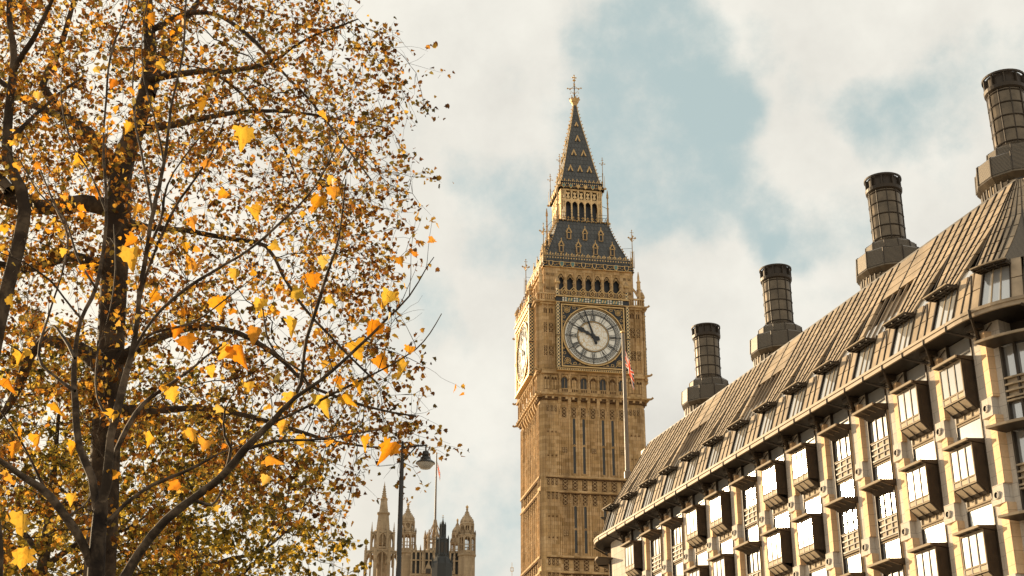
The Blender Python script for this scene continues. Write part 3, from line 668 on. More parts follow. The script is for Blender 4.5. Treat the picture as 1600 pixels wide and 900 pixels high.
# corner buttresses
for sx in (-1, 1):
    for sy in (-1, 1):
        c = .42; P = [(3.85, 3.85), (5.8, 3.85), (5.8, 5.8-c), (5.8-c, 5.8), (3.85, 5.8)]; P = [(sx*x, sy*y) for x, y in P]
        if sx*sy < 0: P = P[::-1]
        cr.prism(P, 0, 48)
levels = [(39.2, 37.6, 47.2), (30.75, 29.15, 37.6), (22.3, 20.7, 29.15), (13.8, 12.2, 20.7), (5.4, 3.8, 12.2)]
def shaft_face():
    b = mb('tower_stone'); y = 5.62
    # mullions between bays and fine ribs
    for (bt, bb, top) in levels:
        # string courses
        b.use('tower_stone')
        for zz in (bt, bb):
            b.plate([(-5.3, zz-.10), (5.3, zz-.10), (5.3, zz+.10), (-5.3, zz+.10)], -5.96, -5.7); b.box(-3.86, 3.86, -5.88, -5.6, zz-.14, zz+.08)
            b.use('tower_dark'); b.box(-5.3, 5.3, -5.87, -5.7, zz-.22, zz-.12); b.box(-3.86, 3.86, -5.78, -5.6, zz-.26, zz-.14); b.use('tower_stone')
        # carved band between them
        for x in BAYS:
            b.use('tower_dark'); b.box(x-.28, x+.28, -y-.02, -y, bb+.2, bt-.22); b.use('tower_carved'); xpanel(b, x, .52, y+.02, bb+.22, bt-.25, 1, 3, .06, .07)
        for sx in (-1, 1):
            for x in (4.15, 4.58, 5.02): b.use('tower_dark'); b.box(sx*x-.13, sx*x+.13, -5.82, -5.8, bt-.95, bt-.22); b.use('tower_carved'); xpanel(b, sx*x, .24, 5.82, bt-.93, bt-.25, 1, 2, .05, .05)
        z0, z1 = bt+.1, top-.15
        # carved heads at the top of each bay
        hd = 1.25
        for i, x in enumerate(BAYS):
            slit = i in (1, 2, 4, 5)
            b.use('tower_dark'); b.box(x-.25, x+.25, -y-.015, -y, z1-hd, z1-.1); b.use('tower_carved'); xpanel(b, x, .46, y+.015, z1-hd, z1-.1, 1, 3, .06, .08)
            b.use('tower_stone')
            zt = z1-hd-.1
            if slit:
                b.use('tower_glass'); zm = (zt+z0+.35)/2
                b.box(x-.14, x+.14, -y-.012, -y, z0+.35, zm-.08); b.box(x-.14, x+.14, -y-.012, -y, zm+.08, zt)
                b.use('tower_stone')
                for s in (-1, 1): b.box(x+s*.21-.05, x+s*.21+.05, -y-.11, -y, z0+.2, zt)
                pointlet(b, x, y, zm-.02, .2, .2, .08); pointlet(b, x, y, zt-.05, .2, .25, .08)
            else:
                for s in (-.3, -.1, .1, .3): b.box(x+s-.03, x+s+.03, -y-.09, -y, z0, zt)
                zq = lerp(z0, zt, .45); b.use('tower_dark'); b.box(x-.26, x+.26, -y-.075, -y-.03, zq-.28, zq+.28); b.use('tower_carved')
                for dx in (-.12, .12):
                    for dz in (-.13, .13): b.box(x+dx-.075, x+dx+.075, -y-.11, -y-.05, zq+dz-.08, zq+dz+.08)
                b.use('tower_stone')
        for i in range(8):
            x = -3.735+1.067*i; b.hexa([(x-.13, -y, z0), (x+.13, -y, z0), (x+.13, -y, z0), (x-.13, -y, z0), (x-.13, -y, z1), (x+.13, -y, z1), (x+.13, -y, z1), (x-.13, -y, z1)]) if False else b.prism([(x-.14, -y+.01), (x-.05, -y-.17), (x+.05, -y-.17), (x+.14, -y+.01)], z0, z1)
            for k in range(3):
                b.use('tower_dark'); b.box(x-.035, x+.035, -y-.18, -y-.165, z1-.55-k*.18, z1-.45-k*.18); b.use('tower_stone')
        # buttress ribs and paired arch marks
        for sx in (-1, 1):
            for x in (3.95, 4.36, 4.80, 5.24): b.box(sx*x-.045, sx*x+.045, -5.90, -5.79, z0, z1+.2); pass
            for x in (4.16, 4.58, 5.02):
                for zf in (.28, .62): pointlet(b, sx*x, 5.8, lerp(z0, z1, zf), .15, .2, .07); b.use('tower_dark'); b.plate([(sx*x-.1, lerp(z0, z1, zf)-.1), (sx*x+.1, lerp(z0, z1, zf)-.1), (sx*x, lerp(z0, z1, zf)+.08)], -5.81, -5.8); b.use('tower_stone')
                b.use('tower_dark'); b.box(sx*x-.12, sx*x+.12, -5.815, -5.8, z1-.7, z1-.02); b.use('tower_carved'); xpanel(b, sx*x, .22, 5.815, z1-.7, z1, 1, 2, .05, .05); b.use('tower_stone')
    return b
sf.merge(cr); sf.merge(shaft_face().rot4()); sf.build('shaft', TW)
# --- corbelled cornice and arcade stage
st = mb('tower_stone')
st.prism(oct_(6.02, .5), 48.35, 59.2)
def stage_face():
    b = mb('tower_stone')
    # corbel table
    b.plate([(-5.7, 47.95), (5.7, 47.95), (5.7, 48.12), (-5.7, 48.12)], -6.12, -5.7); b.plate([(-5.9, 48.12), (5.9, 48.12), (5.9, 48.36), (-5.9, 48.36)], -6.32, -5.7)
    b.use('tower_dark'); b.box(-5.6, 5.6, -5.98, -5.6, 47.62, 47.95); b.use('tower_stone')
    for i in range(15): x = -5.25+.75*i; b.box(x-.12, x+.12, -6.16, -5.9, 47.72, 48.0)
    for i in range(8):
        x = -3.735+1.067*i
        b.loft([[(x-.14, -5.8, 46.95), (x+.14, -5.8, 46.95), (x+.14, -5.6, 46.95), (x-.14, -5.6, 46.95)], [(x-.17, -6.05, 47.45), (x+.17, -6.05, 47.45), (x+.17, -5.6, 47.45), (x-.17, -5.6, 47.45)], [(x-.17, -6.08, 47.97), (x+.17, -6.08, 47.97), (x+.17, -5.6, 47.97), (x-.17, -5.6, 47.97)]])
    for i in range(14): x = -5.2+.8*i; b.ico((x, -6.33, 48.24), .10)
    # arcade 48.4 - 50.6
    for i, x in enumerate(BAYS):
        b.use('tower_glass' if i % 2 == 0 else 'tower_dark'); b.box(x-.34, x+.34, -6.03, -6.02, 48.95, 50.2)
        if i % 2: b.use('tower_stone'); b.box(x-.26, x-.04, -6.05, -6.02, 48.95, 49.9); b.box(x+.04, x+.26, -6.05, -6.02, 48.95, 49.9)
        b.use('tower_stone'); b.spandrel(x, .72, 49.8, 50.45, -6.22, -6.02, .5); b.box(x-.02, x+.02, -6.12, -6.02, 48.95, 50.0)
        b.box(x-.42, x+.42, -6.24, -6.02, 48.4, 48.9); b.use('tower_dark'); 
        for s in (-.24, 0, .24): b.box(x+s-.08, x+s+.08, -6.245, -6.24, 48.5, 48.8)
        b.use('tower_stone')
    for i in range(8):
        x = -3.735+1.067*i; b.lathe([(.13, 48.4), (.13, 48.8), (.085, 48.85), (.085, 49.9), (.15, 50.0), (.15, 50.5)], 6, x, -6.2); b.box(x-.16, x+.16, -6.3, -6.02, 50.3, 50.6)
    for sx in (-1, 1):
        for x in (4.35, 5.15):
            x *= sx; b.use('tower_dark'); b.box(x-.32, x+.32, -6.03, -6.02, 48.75, 50.3); b.use('tower_stone')
            for s in (-1, 1): b.spandrel(x+s*.165, .30, 49.9, 50.35, -6.12, -6.02, .28); b.box(x+s*.165-.11, x+s*.165+.11, -6.05, -6.02, 48.8, 49.85)
            b.box(x-.36, x-.31, -6.15, -6.02, 48.4, 50.5); b.box(x+.31, x+.36, -6.15, -6.02, 48.4, 50.5); b.box(x-.01, x+.01, -6.12, -6.02, 48.8, 50.4)
    b.use('tower_stone'); b.plate([(-5.75, 50.5), (5.75, 50.5), (5.75, 50.75), (-5.75, 50.75)], -6.32, -5.9); b.box(-5.7, -3.9, -6.22, -5.9, 50.75, 51.0); b.box(3.9, 5.7, -6.22, -5.9, 50.75, 51.0)
    for i in range(9):
        for sx in (-1, 1): b.box(sx*(4.0+.2*i)-.03, sx*(4.0+.2*i)+.03, -6.2, -6.1, 51.0, 51.22)
    b.use('gold'); b.box(-4.15, 4.15, -6.82, -6.0, 50.78, 50.84); b.box(-4.15, 4.15, -6.78, -6.0, 51.0, 51.06)
    b.use('black_iron'); b.box(-4.1, 4.1, -6.74, -6.0, 50.84, 51.0)
    b.use('gold'); 
    for i in range(34): x = -4.0+8.0*i/33; b.box(x-.055, x+.055, -6.77, -6.7, 50.86, 50.985)
    # corner piers with ribs and quatrefoils beside the dial
    b.use('tower_stone')
    for sx in (-1, 1):
        for x in (4.28, 4.98, 5.55): b.box(sx*x-.085, sx*x+.085, -6.15, -6.02, 51.0, 58.6); b.box(sx*x-.035, sx*x+.035, -6.2, -6.15, 51.0, 58.6)
        for x in (4.63, 5.27):
            x *= sx
            for zq in (53.2, 55.9):
                b.use('tower_dark'); b.box(x-.26, x+.26, -6.035, -6.02, zq-.55, zq+.55); b.use('tower_carved'); xpanel(b, x, .5, 6.035, zq-.53, zq+.53, 1, 2, .07, .08)
            b.use('tower_stone'); b.box(x-.03, x+.03, -6.06, -6.02, 51.0, 58.4); pointlet(b, x, 6.02, 58.1, .25, .35, .1)
            b.use('tower_dark'); b.box(x-.22, x+.22, -6.03, -6.02, 57.6, 58.2); b.use('tower_stone')
    # cornice of the corner piers, parapet and shield row
    b.plate([(-5.8, 58.6), (5.8, 58.6), (5.8, 58.85), (-5.8, 58.85)], -6.25, -5.8); b.plate([(-5.95, 58.85), (5.95, 58.85), (5.95, 59.05), (-5.95, 59.05)], -6.45, -5.8)
    for sx in (-1, 1):
        for i in range(8): x = sx*(4.15+.235*i); b.box(x-.05, x+.05, -6.12, -6.0, 59.05, 59.85)
        b.box(*sorted((sx*4.05, sx*5.95)), -6.18, -5.95, 59.82, 60.0)
    return b
st.merge(stage_face().rot4()); 
# gargoyles on the corners
gg = mb('tower_stone')
for z in (59.0, 50.9, 48.2): gg.tube((5.75, -5.75, z), (6.45, -6.45, z-.05), .22, .1, 6); gg.ico((6.5, -6.5, z+.04), .16)
st.merge(gg.rot4()); st.build('clock_stage', TW)
# --- clock faces: frame, dial, hands
def ring(b, r0, r1, y0, y1, n=64, zc=0.0):
    v = []; 
    for i in range(n):
        a = 2*PI*i/n; c_, s_ = math.cos(a), math.sin(a)
        v += [(r0*c_, y0, zc+r0*s_), (r1*c_, y0, zc+r1*s_), (r1*c_, y1, zc+r1*s_), (r0*c_, y1, zc+r0*s_)]
    f = []
    for i in range(n):
        a, q = 4*i, 4*((i+1) % n)
        f += [(a, a+1, q+1, q), (a+1, a+2, q+2, q+1), (a+2, a+3, q+3, q+2), (a+3, a, q, q+3)]
    b.add(v, f)
def polar_box(b, ang, r0, r1, w, y0, y1, off=0.0, skew=0.0):
    """bar along the radius at clock angle ang (clockwise from 12)"""
    dx, dz = math.sin(ang), math.cos(ang); px, pz = dz, -dx
    P = [(dx*r0+px*(off-w/2-skew), dz*r0+pz*(off-w/2-skew)), (dx*r1+px*(off-w/2+skew), dz*r1+pz*(off-w/2+skew)), (dx*r1+px*(off+w/2+skew), dz*r1+pz*(off+w/2+skew)), (dx*r0+px*(off+w/2-skew), dz*r0+pz*(off+w/2-skew))]
    b.plate(P, y0, y1)
def dial_parts():
    fr = mb('black_iron'); ZC = 54.95
    fr.plate([(-3.72, 51.1), (3.72, 51.1), (3.72, 58.72), (-3.72, 58.72)], -6.5, -6.0)      # dark backing
    g = MB(); g.use('gold')
    for x0, x1, z0, z1 in ((-3.60, -3.46, 51.22, 58.58), (3.46, 3.60, 51.22, 58.58), (-3.46, 3.46, 51.22, 51.36), (-3.46, 3.46, 58.44, 58.58)): g.box(x0, x1, -6.66, -6.5, z0, z1)
    ring(g, 3.36, 3.48, -6.72, -6.5, 72, ZC+0.0); ring(g, 3.22, 3.27, -6.6, -6.5, 72, ZC)
    # gilded tracery in the four corners
    for sx in (-1, 1):
        for sz in (-1, 1):
            cx, cz = sx*2.92, ZC+sz*2.98
            for rr in (.2, .36): 
                t = MB(); t.use('gold'); ring(t, rr-.05, rr, -6.58, -6.5, 10); g.merge(t, Matrix.Translation((cx, 0, cz)))
            for a in range(8): aa = a*PI/4; g.plate([(cx+.03*math.cos(aa+1.57), cz+.03*math.sin(aa+1.57)), (cx+.42*math.cos(aa), cz+.42*math.sin(aa)), (cx-.03*math.cos(aa+1.57), cz-.03*math.sin(aa+1.57))], -6.56, -6.5)
            g.ico((cx, -6.56, cz), .1)
            for (a, bq, r) in ((2.1, 3.25, .17), (1.55, 3.32, .12), (3.25, 2.1, .17), (3.32, 1.55, .12), (3.28, 3.34, .1), (2.45, 2.5, .07), (3.3, 2.55, .07), (2.55, 3.3, .07)):
                t = MB(); t.use('gold'); ring(t, r-.045, r, -6.56, -6.5, 8); g.merge(t, Matrix.Translation((sx*a, 0, ZC+sz*bq)))
            g.plate([(sx*1.0, ZC+sz*3.40), (sx*2.5, ZC+sz*3.40), (sx*2.5, ZC+sz*3.43), (sx*1.0, ZC+sz*3.43)][::sx*sz or 1], -6.55, -6.5)
            for q in range(5): x = 2.55-.3*q; g.box(min(sx*x, sx*(x+.02)), max(sx*x, sx*(x+.02)), -6.55, -6.5, min(ZC+sz*3.1+0, ZC+sz*3.42), max(ZC+sz*3.1, ZC+sz*3.42)) if q < 3 else None
    fr.merge(g)
    # chequered jambs and small gilded turrets at their heads
    for sx in (-1, 1):
        fr.use('checker'); fr.box(*sorted((sx*3.78, sx*4.12)), -6.72, -6.0, 51.1, 58.7); fr.use('black_iron'); fr.box(*sorted((sx*3.72, sx*4.16)), -6.76, -6.0, 54.75, 54.85); fr.use('gold'); fr.box(*sorted((sx*3.74, sx*4.16)), -6.77, -6.0, 54.88, 54.93); fr.box(*sorted((sx*3.74, sx*4.16)), -6.77, -6.0, 54.68, 54.73)
        fr.box(*sorted((sx*3.74, sx*4.16)), -6.77, -6.0, 58.7, 58.8)
        fr.use('checker'); fr.box(*sorted((sx*3.80, sx*4.10)), -6.7, -6.3, 59.4, 60.4); fr.use('tower_carved'); fr.lathe([(.2, 60.4), (.2, 60.9), (.3, 61.0), (.32, 61.25), (.22, 61.5), (.05, 61.8), (.02, 62.1)], 8, sx*3.95, -6.5); fr.use('gold'); fr.lathe([(.30, 61.0), (.35, 61.12), (.30, 61.22)], 8, sx*3.95, -6.5)
    # shields and cornice over the dial
    fr.use('black_iron'); fr.box(-4.15, 4.15, -6.7, -6.0, 58.8, 59.4); fr.use('gold'); fr.box(-4.2, 4.2, -6.85, -6.0, 59.38, 59.46); fr.box(-4.2, 4.2, -6.78, -6.0, 58.72, 58.79)
    for i in range(6):
        x = -3.2+1.28*i; fr.use('shield_white'); fr.box(x-.24, x+.24, -6.76, -6.7, 58.86, 59.34); fr.use('black_iron'); fr.box(x-.04, x+.04, -6.775, -6.7, 58.86, 59.34); fr.box(x-.24, x+.24, -6.774, -6.7, 59.06, 59.13)
        fr.use('teal_enamel'); fr.box(x+.3, x+.98, -6.73, -6.7, 58.9, 59.3) if i < 5 else None
        fr.use('gold')
        if i < 5:
            for q in range(2): fr.plate([(x+.36+q*.3, 58.92), (x+.5+q*.3, 58.92), (x+.62+q*.3, 59.28), (x+.48+q*.3, 59.28)], -6.75, -6.7)
    # pierced parapet with gablets
    fr.use('gold'); fr.box(-4.1, 4.1, -6.72, -6.62, 59.5, 59.58); fr.box(-4.1, 4.1, -6.72, -6.62, 60.12, 60.2)
    for i in range(40): x = -3.75+7.5*i/39; fr.use('tower_carved'); fr.box(x-.045, x+.045, -6.7, -6.62, 59.55, 60.15)
    for i, x in enumerate(BAYS):
        fr.use('tower_dark'); fr.plate([(x-.34, 59.85), (x, 59.5), (x+.34, 59.85), (x, 60.42)], -6.74, -6.62); fr.use('gold')
        for (p, q) in (((-.42, 60.15), (0, 60.62)), ((.42, 60.15), (0, 60.62)), ((-.3, 59.87), (0, 59.58)), ((.3, 59.87), (0, 59.58)), ((-.3, 59.87), (0, 60.3)), ((.3, 59.87), (0, 60.3))): fr.tube((x+p[0], -6.73, p[1]), (x+q[0], -6.73, q[1]), .045, .045, 4)
        fr.ico((x, -6.76, 59.9), .12); fr.use('tower_carved'); fr.lathe([(.07, 60.6), (.06, 60.9), (.15, 60.98), (.15, 61.06), (.05, 61.12), (.1, 61.24), (.02, 61.42)], 6, x, -6.68)
    # dial glass (own origin at the centre)
    dl = mb('dial'); n = 72; dl.add([(0, 0, 0)]+[(3.3*math.cos(2*PI*i/n), 0, 3.3*math.sin(2*PI*i/n)) for i in range(n)], [(0, i+1, (i+1) % n+1)[::-1] for i in range(n)])
    # iron tracery and numerals
    tr = mb('black_iron'); Y0, Y1 = -.05, -.01
    for r0, r1 in ((3.18, 3.30), (2.98, 3.02), (2.66, 2.70), (2.52, 2.60), (1.78, 1.84), (1.66, 1.70)): ring(tr, r0, r1, Y0, Y1, 72)
    for i in range(60): polar_box(tr, 2*PI*i/60+PI/60, 2.66, 3.02, .035, Y0, Y1)
    for i in range(60): polar_box(tr, 2*PI*i/60, 2.78, 2.9, .10, Y0, Y1)
    for i in range(24): polar_box(tr, 2*PI*i/24+PI/24, 1.84, 2.55, .02, Y0, Y1)
    for i in range(12): polar_box(tr, 2*PI*i/12, 2.55, 3.2, .085, Y0-.01, Y1)
    rom = ['XII', 'I', 'II', 'III', 'IV', 'V', 'VI', 'VII', 'VIII', 'IX', 'X', 'XI']
    for h, s in enumerate(rom):
        wd = {'I': .11, 'V': .24, 'X': .24}; tot = sum(wd[c] for c in s); x = -tot/2
        for c in s:
            cx = x+wd[c]/2; a = 2*PI*h/12
            if c == 'I': polar_box(tr, a, 1.88, 2.5, .06, Y0-.01, Y1, cx)
            elif c == 'V': polar_box(tr, a, 1.88, 2.5, .065, Y0-.01, Y1, cx-.045, -.045); polar_box(tr, a, 1.88, 2.5, .035, Y0-.01, Y1, cx+.045, .045)
            else: polar_box(tr, a, 1.88, 2.5, .065, Y0-.01, Y1, cx, -.085); polar_box(tr, a, 1.88, 2.5, .035, Y0-.01, Y1, cx, .085)
            x += wd[c]
    gr = mb('gold'); ring(gr, 1.70, 1.76, -.045, -.012, 72)
    tr.merge(gr)
    mh = mb('black_iron'); mh.plate([(-.13, -.9), (.13, -.9), (.16, -.2), (.13, 0), (.05, 3.05), (0, 3.2), (-.05, 3.05), (-.13, 0), (-.16, -.2)], -.20, -.14); ring(mh, 0.0, .16, -.2, -.14, 12, -.85)
    hh = mb('black_iron'); hh.plate([(-.15, -.35), (.15, -.35), (.17, 0), (.10, .5), (.22, .75), (.12, 1.0), (.14, 1.2), (.30, 1.38), (.22, 1.62), (0, 2.05), (-.22, 1.62), (-.30, 1.38), (-.14, 1.2), (-.12, 1.0), (-.22, .75), (-.10, .5), (-.17, 0)], -.13, -.07); hh.plate([(-.3, -.55), (0, -.85), (.3, -.55), (.2, -.3), (-.2, -.3)], -.13, -.07)
    ring(hh, 0, .26, -.15, -.05, 16)
    return fr, dl, tr, mh, hh
M['shield_white'] = mat_plain('cream_enamel', (.72, .66, .52), .5, 0, .15, 3.)
M['teal_enamel'] = mat_plain('green_enamel', (.10, .20, .18), .5, 0, .3, 3.)
fr, dl, tr, mh, hh = dial_parts(); f0 = None
for k in range(4):
    if f0 is None:
        f0 = fr.build('clock_face', TW); d = dl.build('dial', f0, (0, -6.52, 54.95)); t = tr.build('dial_tracery', f0, (0, -6.52, 54.95))
        m_ = mh.build('minute_hand', f0, (0, -6.56, 54.95)); m_.rotation_euler = (0, R_(-18), 0); h_ = hh.build('hour_hand', f0, (0, -6.56, 54.95)); h_.rotation_euler = (0, R_(-61.5), 0)
    else: copy_tree(f0, TW, None, k*PI/2)
# --- belfry
bf = mb('tower_stone')
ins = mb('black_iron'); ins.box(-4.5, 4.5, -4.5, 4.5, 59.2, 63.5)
def belfry_face():
    b = mb('tower_stone'); y = 5.12
    b.box(3.84, y, -y, -3.84, 59.2, 63.6); b.box(-3.84, 3.84, -y, -4.55, 59.2, 60.0); b.box(-3.84, 3.84, -y, -4.55, 63.1, 63.6)
    for x in BAYS: b.spandrel(x, .80, 61.95, 63.1, -y+.05, -y+.28, .95); b.tube((x-.3, -y+.12, 62.2), (x, -y+.12, 62.75), .04, .04, 4); b.tube((x+.3, -y+.12, 62.2), (x, -y+.12, 62.75), .04, .04, 4); b.tube((x-.32, -y+.12, 62.9), (x+.0, -y+.12, 62.45), .03, .03, 4); b.tube((x+.32, -y+.12, 62.9), (x, -y+.12, 62.45), .03, .03, 4)
    for i in range(8): x = -3.735+1.067*i; b.box(x-.14, x+.14, -y-.04, -4.7, 59.9, 63.1); b.box(x-.06, x+.06, -y-.1, -y, 59.9, 63.1)
    for sx in (-1, 1):
        for x in (3.9, 4.45, 5.0): b.box(sx*x-.05, sx*x+.05, -y-.07, -y, 59.3, 63.4)
        for x in (4.17, 4.72):
            b.use('tower_dark')
            for zz in (61.0, 62.7): b.box(sx*x-.18, sx*x+.18, -y-.012, -y, zz-.15, zz+.15)
            b.use('tower_carved')
            for zz in (61.0, 62.7): xpanel(b, sx*x, .34, y+.012, zz-.15, zz+.15, 2, 1, .05, .05)
            b.use('tower_stone')
    # corner pinnacle with flying strut
    b.lathe([(.24, 59.2), (.24, 61.2), (.30, 61.25), (.22, 61.35), (.2, 62.1), (.28, 62.2), (.1, 62.5), (.14, 62.7), (.04, 63.5)], 8, 5.65, -5.65, PI/8)
    for k in range(4): z = 62.5+.2*k; b.ico((5.65, -5.65, z), .16-.025*k)
    pr_ = [(5.5, 60.6), (5.25, 61.3), (4.95, 61.9)]
    for (r0, z0), (r1, z1) in zip(pr_, pr_[1:]): b.tube((r0, -r0, z0), (r1, -r1, z1), .13, .13, 5)
    b.tube((5.55, -5.55, 61.1), (5.0, -5.0, 61.4), .06, .06, 4)
    # gilded frieze with shields
    b.use('black_iron'); b.box(-5.24, 5.24, -5.24, -4.9, 63.6, 64.2); b.use('gold'); b.box(-5.32, 5.32, -5.32, -5.0, 63.56, 63.63); b.box(-5.3, 5.3, -5.3, -5.0, 64.17, 64.24)
    for i in range(44): x = -5.1+10.2*i/43; z = 63.9+.1*math.sin(i*2.1); b.ico((x, -5.26, z), .11)
    for i in range(8):
        x = -4.4+8.8*i/7; b.use('gold'); b.plate([(x-.26, 64.25), (x-.26, 63.82), (x, 63.5), (x+.26, 63.82), (x+.26, 64.25)][::-1], -5.4, -5.3)
        b.use('teal_enamel' if i in (1, 2, 6) else 'black_iron'); b.plate([(x-.18, 64.19), (x-.18, 63.86), (x, 63.62), (x+.18, 63.86), (x+.18, 64.19)][::-1], -5.42, -5.4)
    # roof-foot cresting
    b.use('tower_roof'); b.box(-5.16, 5.16, -5.16, -4.9, 64.24, 65.05); b.use('black_iron')
    for i in range(12): x = -4.7+9.4*i/11; b.box(x-.03, x+.03, -5.19, -5.16, 64.25, 65.2)
    b.use('gold')
    for z, n in ((64.75, 34), (65.2, 34)):
        for i in range(n): x = -5.05+10.1*i/(n-1); b.plate([(x-.09, z), (x, z-.09), (x+.09, z), (x, z+.13)], -5.2, -5.16)
    b.box(-5.16, 5.16, -5.185, -5.15, 65.02, 65.06)
    for i in range(17): x = -5.0+10.0*i/16; b.lathe([(.04, 65.1), (.08, 65.35), (.0, 65.55)], 4, x, -5.1)
    # corner vane
    b.use('tower_carved'); b.lathe([(.10, 64.2), (.09, 66.0), (.13, 66.05), (.05, 66.3), (.035, 68.9)], 6, 5.2, -5.2); b.use('gold')
    for d in ((1, 0), (0, 1)): b.plate([(-.42, 67.85), (.42, 67.85), (.34, 68.0), (.42, 68.15), (-.42, 68.15), (-.34, 68.0)], -.02, .02) if False else None
    b.tube((4.8, -5.2, 67.9), (5.6, -5.2, 67.9), .05, .05, 5); b.tube((5.2, -5.6, 67.9), (5.2, -4.8, 67.9), .05, .05, 5)
    for dx, dy in ((.4, 0), (-.4, 0), (0, .4), (0, -.4)): b.ico((5.2+dx, -5.2+dy, 67.95), .14); b.tube((5.2+dx, -5.2+dy, 67.95), (5.2, -5.2, 67.4), .03, .03, 4)
    b.tube((4.98, -5.2, 68.6), (5.42, -5.2, 68.6), .03, .03, 4); b.ico((5.2, -5.2, 68.9), .09); b.ico((5.2, -5.2, 68.3), .1)
    b.use('black_iron'); b.tube((4.1, -5.1, 66.5), (5.2, -5.2, 66.6), .02, .02, 4); b.use('tower_carved'); b.tube((5.45, -5.0, 64.2), (5.45, -5.0, 66.4), .04, .02, 4); b.tube((4.9, -5.4, 64.2), (4.9, -5.4, 66.2), .04, .02, 4)
    return b
bf.merge(ins); bf.merge(belfry_face().rot4()); bf.build('belfry', TW)
# --- lower roof (slightly concave hip) with gilded dormers
prof = [(4.86, 65.0), (4.45, 66.0), (4.02, 67.1), (3.62, 68.2), (3.28, 69.3), (2.98, 70.5)]
lr = mb('tower_roof'); lr.loft([[(-h, -h, z), (h, -h, z), (h, h, z), (-h, h, z)] for h, z in prof])
def hz(z, pf):
    for (h0, z0), (h1, z1) in zip(pf, pf[1:]):
        if z0 <= z <= z1: return lerp(h0, h1, (z-z0)/(z1-z0))
    return pf[-1][0]
lrf = mb('gold')
for i in range(14):
    z = 65.3+.37*i; h = hz(z, prof); lrf.tube((h, -h, z), (h+.14, -h-.14, z+.12), .05, .06, 4)
for (h0, z0), (h1, z1) in zip(prof, prof[1:]): lrf.use('black_iron'); lrf.tube((h0, -h0, z0), (h1, -h1, z1), .07, .07, 5)
lr.merge(lrf.rot4()); lro = lr.build('lower_roof', TW)
def dormer(x, z, w, hgt, pf, small=False):
    b = mb('gold'); y = hz(z, pf)+.02; yb = y-1.0
    if small:
        b.use('black_iron'); b.plate([(x-w*.6, z), (x+w*.6, z), (x, z+hgt*.8)], -y-.02, -y+.5); b.use('gold')
        for s in (-1, 1): b.tube((x+s*w, -y-.05, z-.1), (x, -y-.02, z+hgt), .09, .07, 5)
        b.ico((x, -y-.05, z+hgt+.05), .1); return b
    b.use('black_iron'); b.box(x-w/2, x+w/2, -y-.05, -yb, z, z+hgt); b.plate([(x-w/2, z+hgt), (x+w/2, z+hgt), (x, z+hgt+.5)], -y-.05, -yb)
    b.use('tower_carved')
    for s in (-1, 1): b.box(x+s*w*.5-.06, x+s*w*.5+.06, -y-.14, -y+.1, z-.1, z+hgt)
    b.box(x-w*.55, x+w*.55, -y-.12, -y+.1, z-.14, z-.04); b.use('gold')
    for s in (-1, 1):
        b.tube((x+s*w*.75, -y-.12, z+hgt-.05), (x, -y-.12, z+hgt+.62), .06, .06, 5)
        for t in (.2, .55): b.ico((x+s*w*.75*(1-t)+s*.05, -y-.12, z+hgt+.65*t+.05), .09)
    b.tube((x, -y-.12, z+hgt+.55), (x, -y-.12, z+hgt+.95), .05, .03, 4); b.ico((x, -y-.12, z+hgt+.85), .09); b.box(x-w*.45, x+w*.45, -y-.13, -y, z+hgt-.05, z+hgt+.03)
    return b
for (x, z) in ((-3.0, 65.85), (-1.0, 65.85), (1.0, 65.85), (3.0, 65.85), (-1.9, 67.95), (0, 67.95), (1.9, 67.95)):
    dm = dormer(x, z, .42, .72, prof).build('dormer', lro)
    for k in (1, 2, 3): copy_obj(dm, lro, None, k*PI/2)
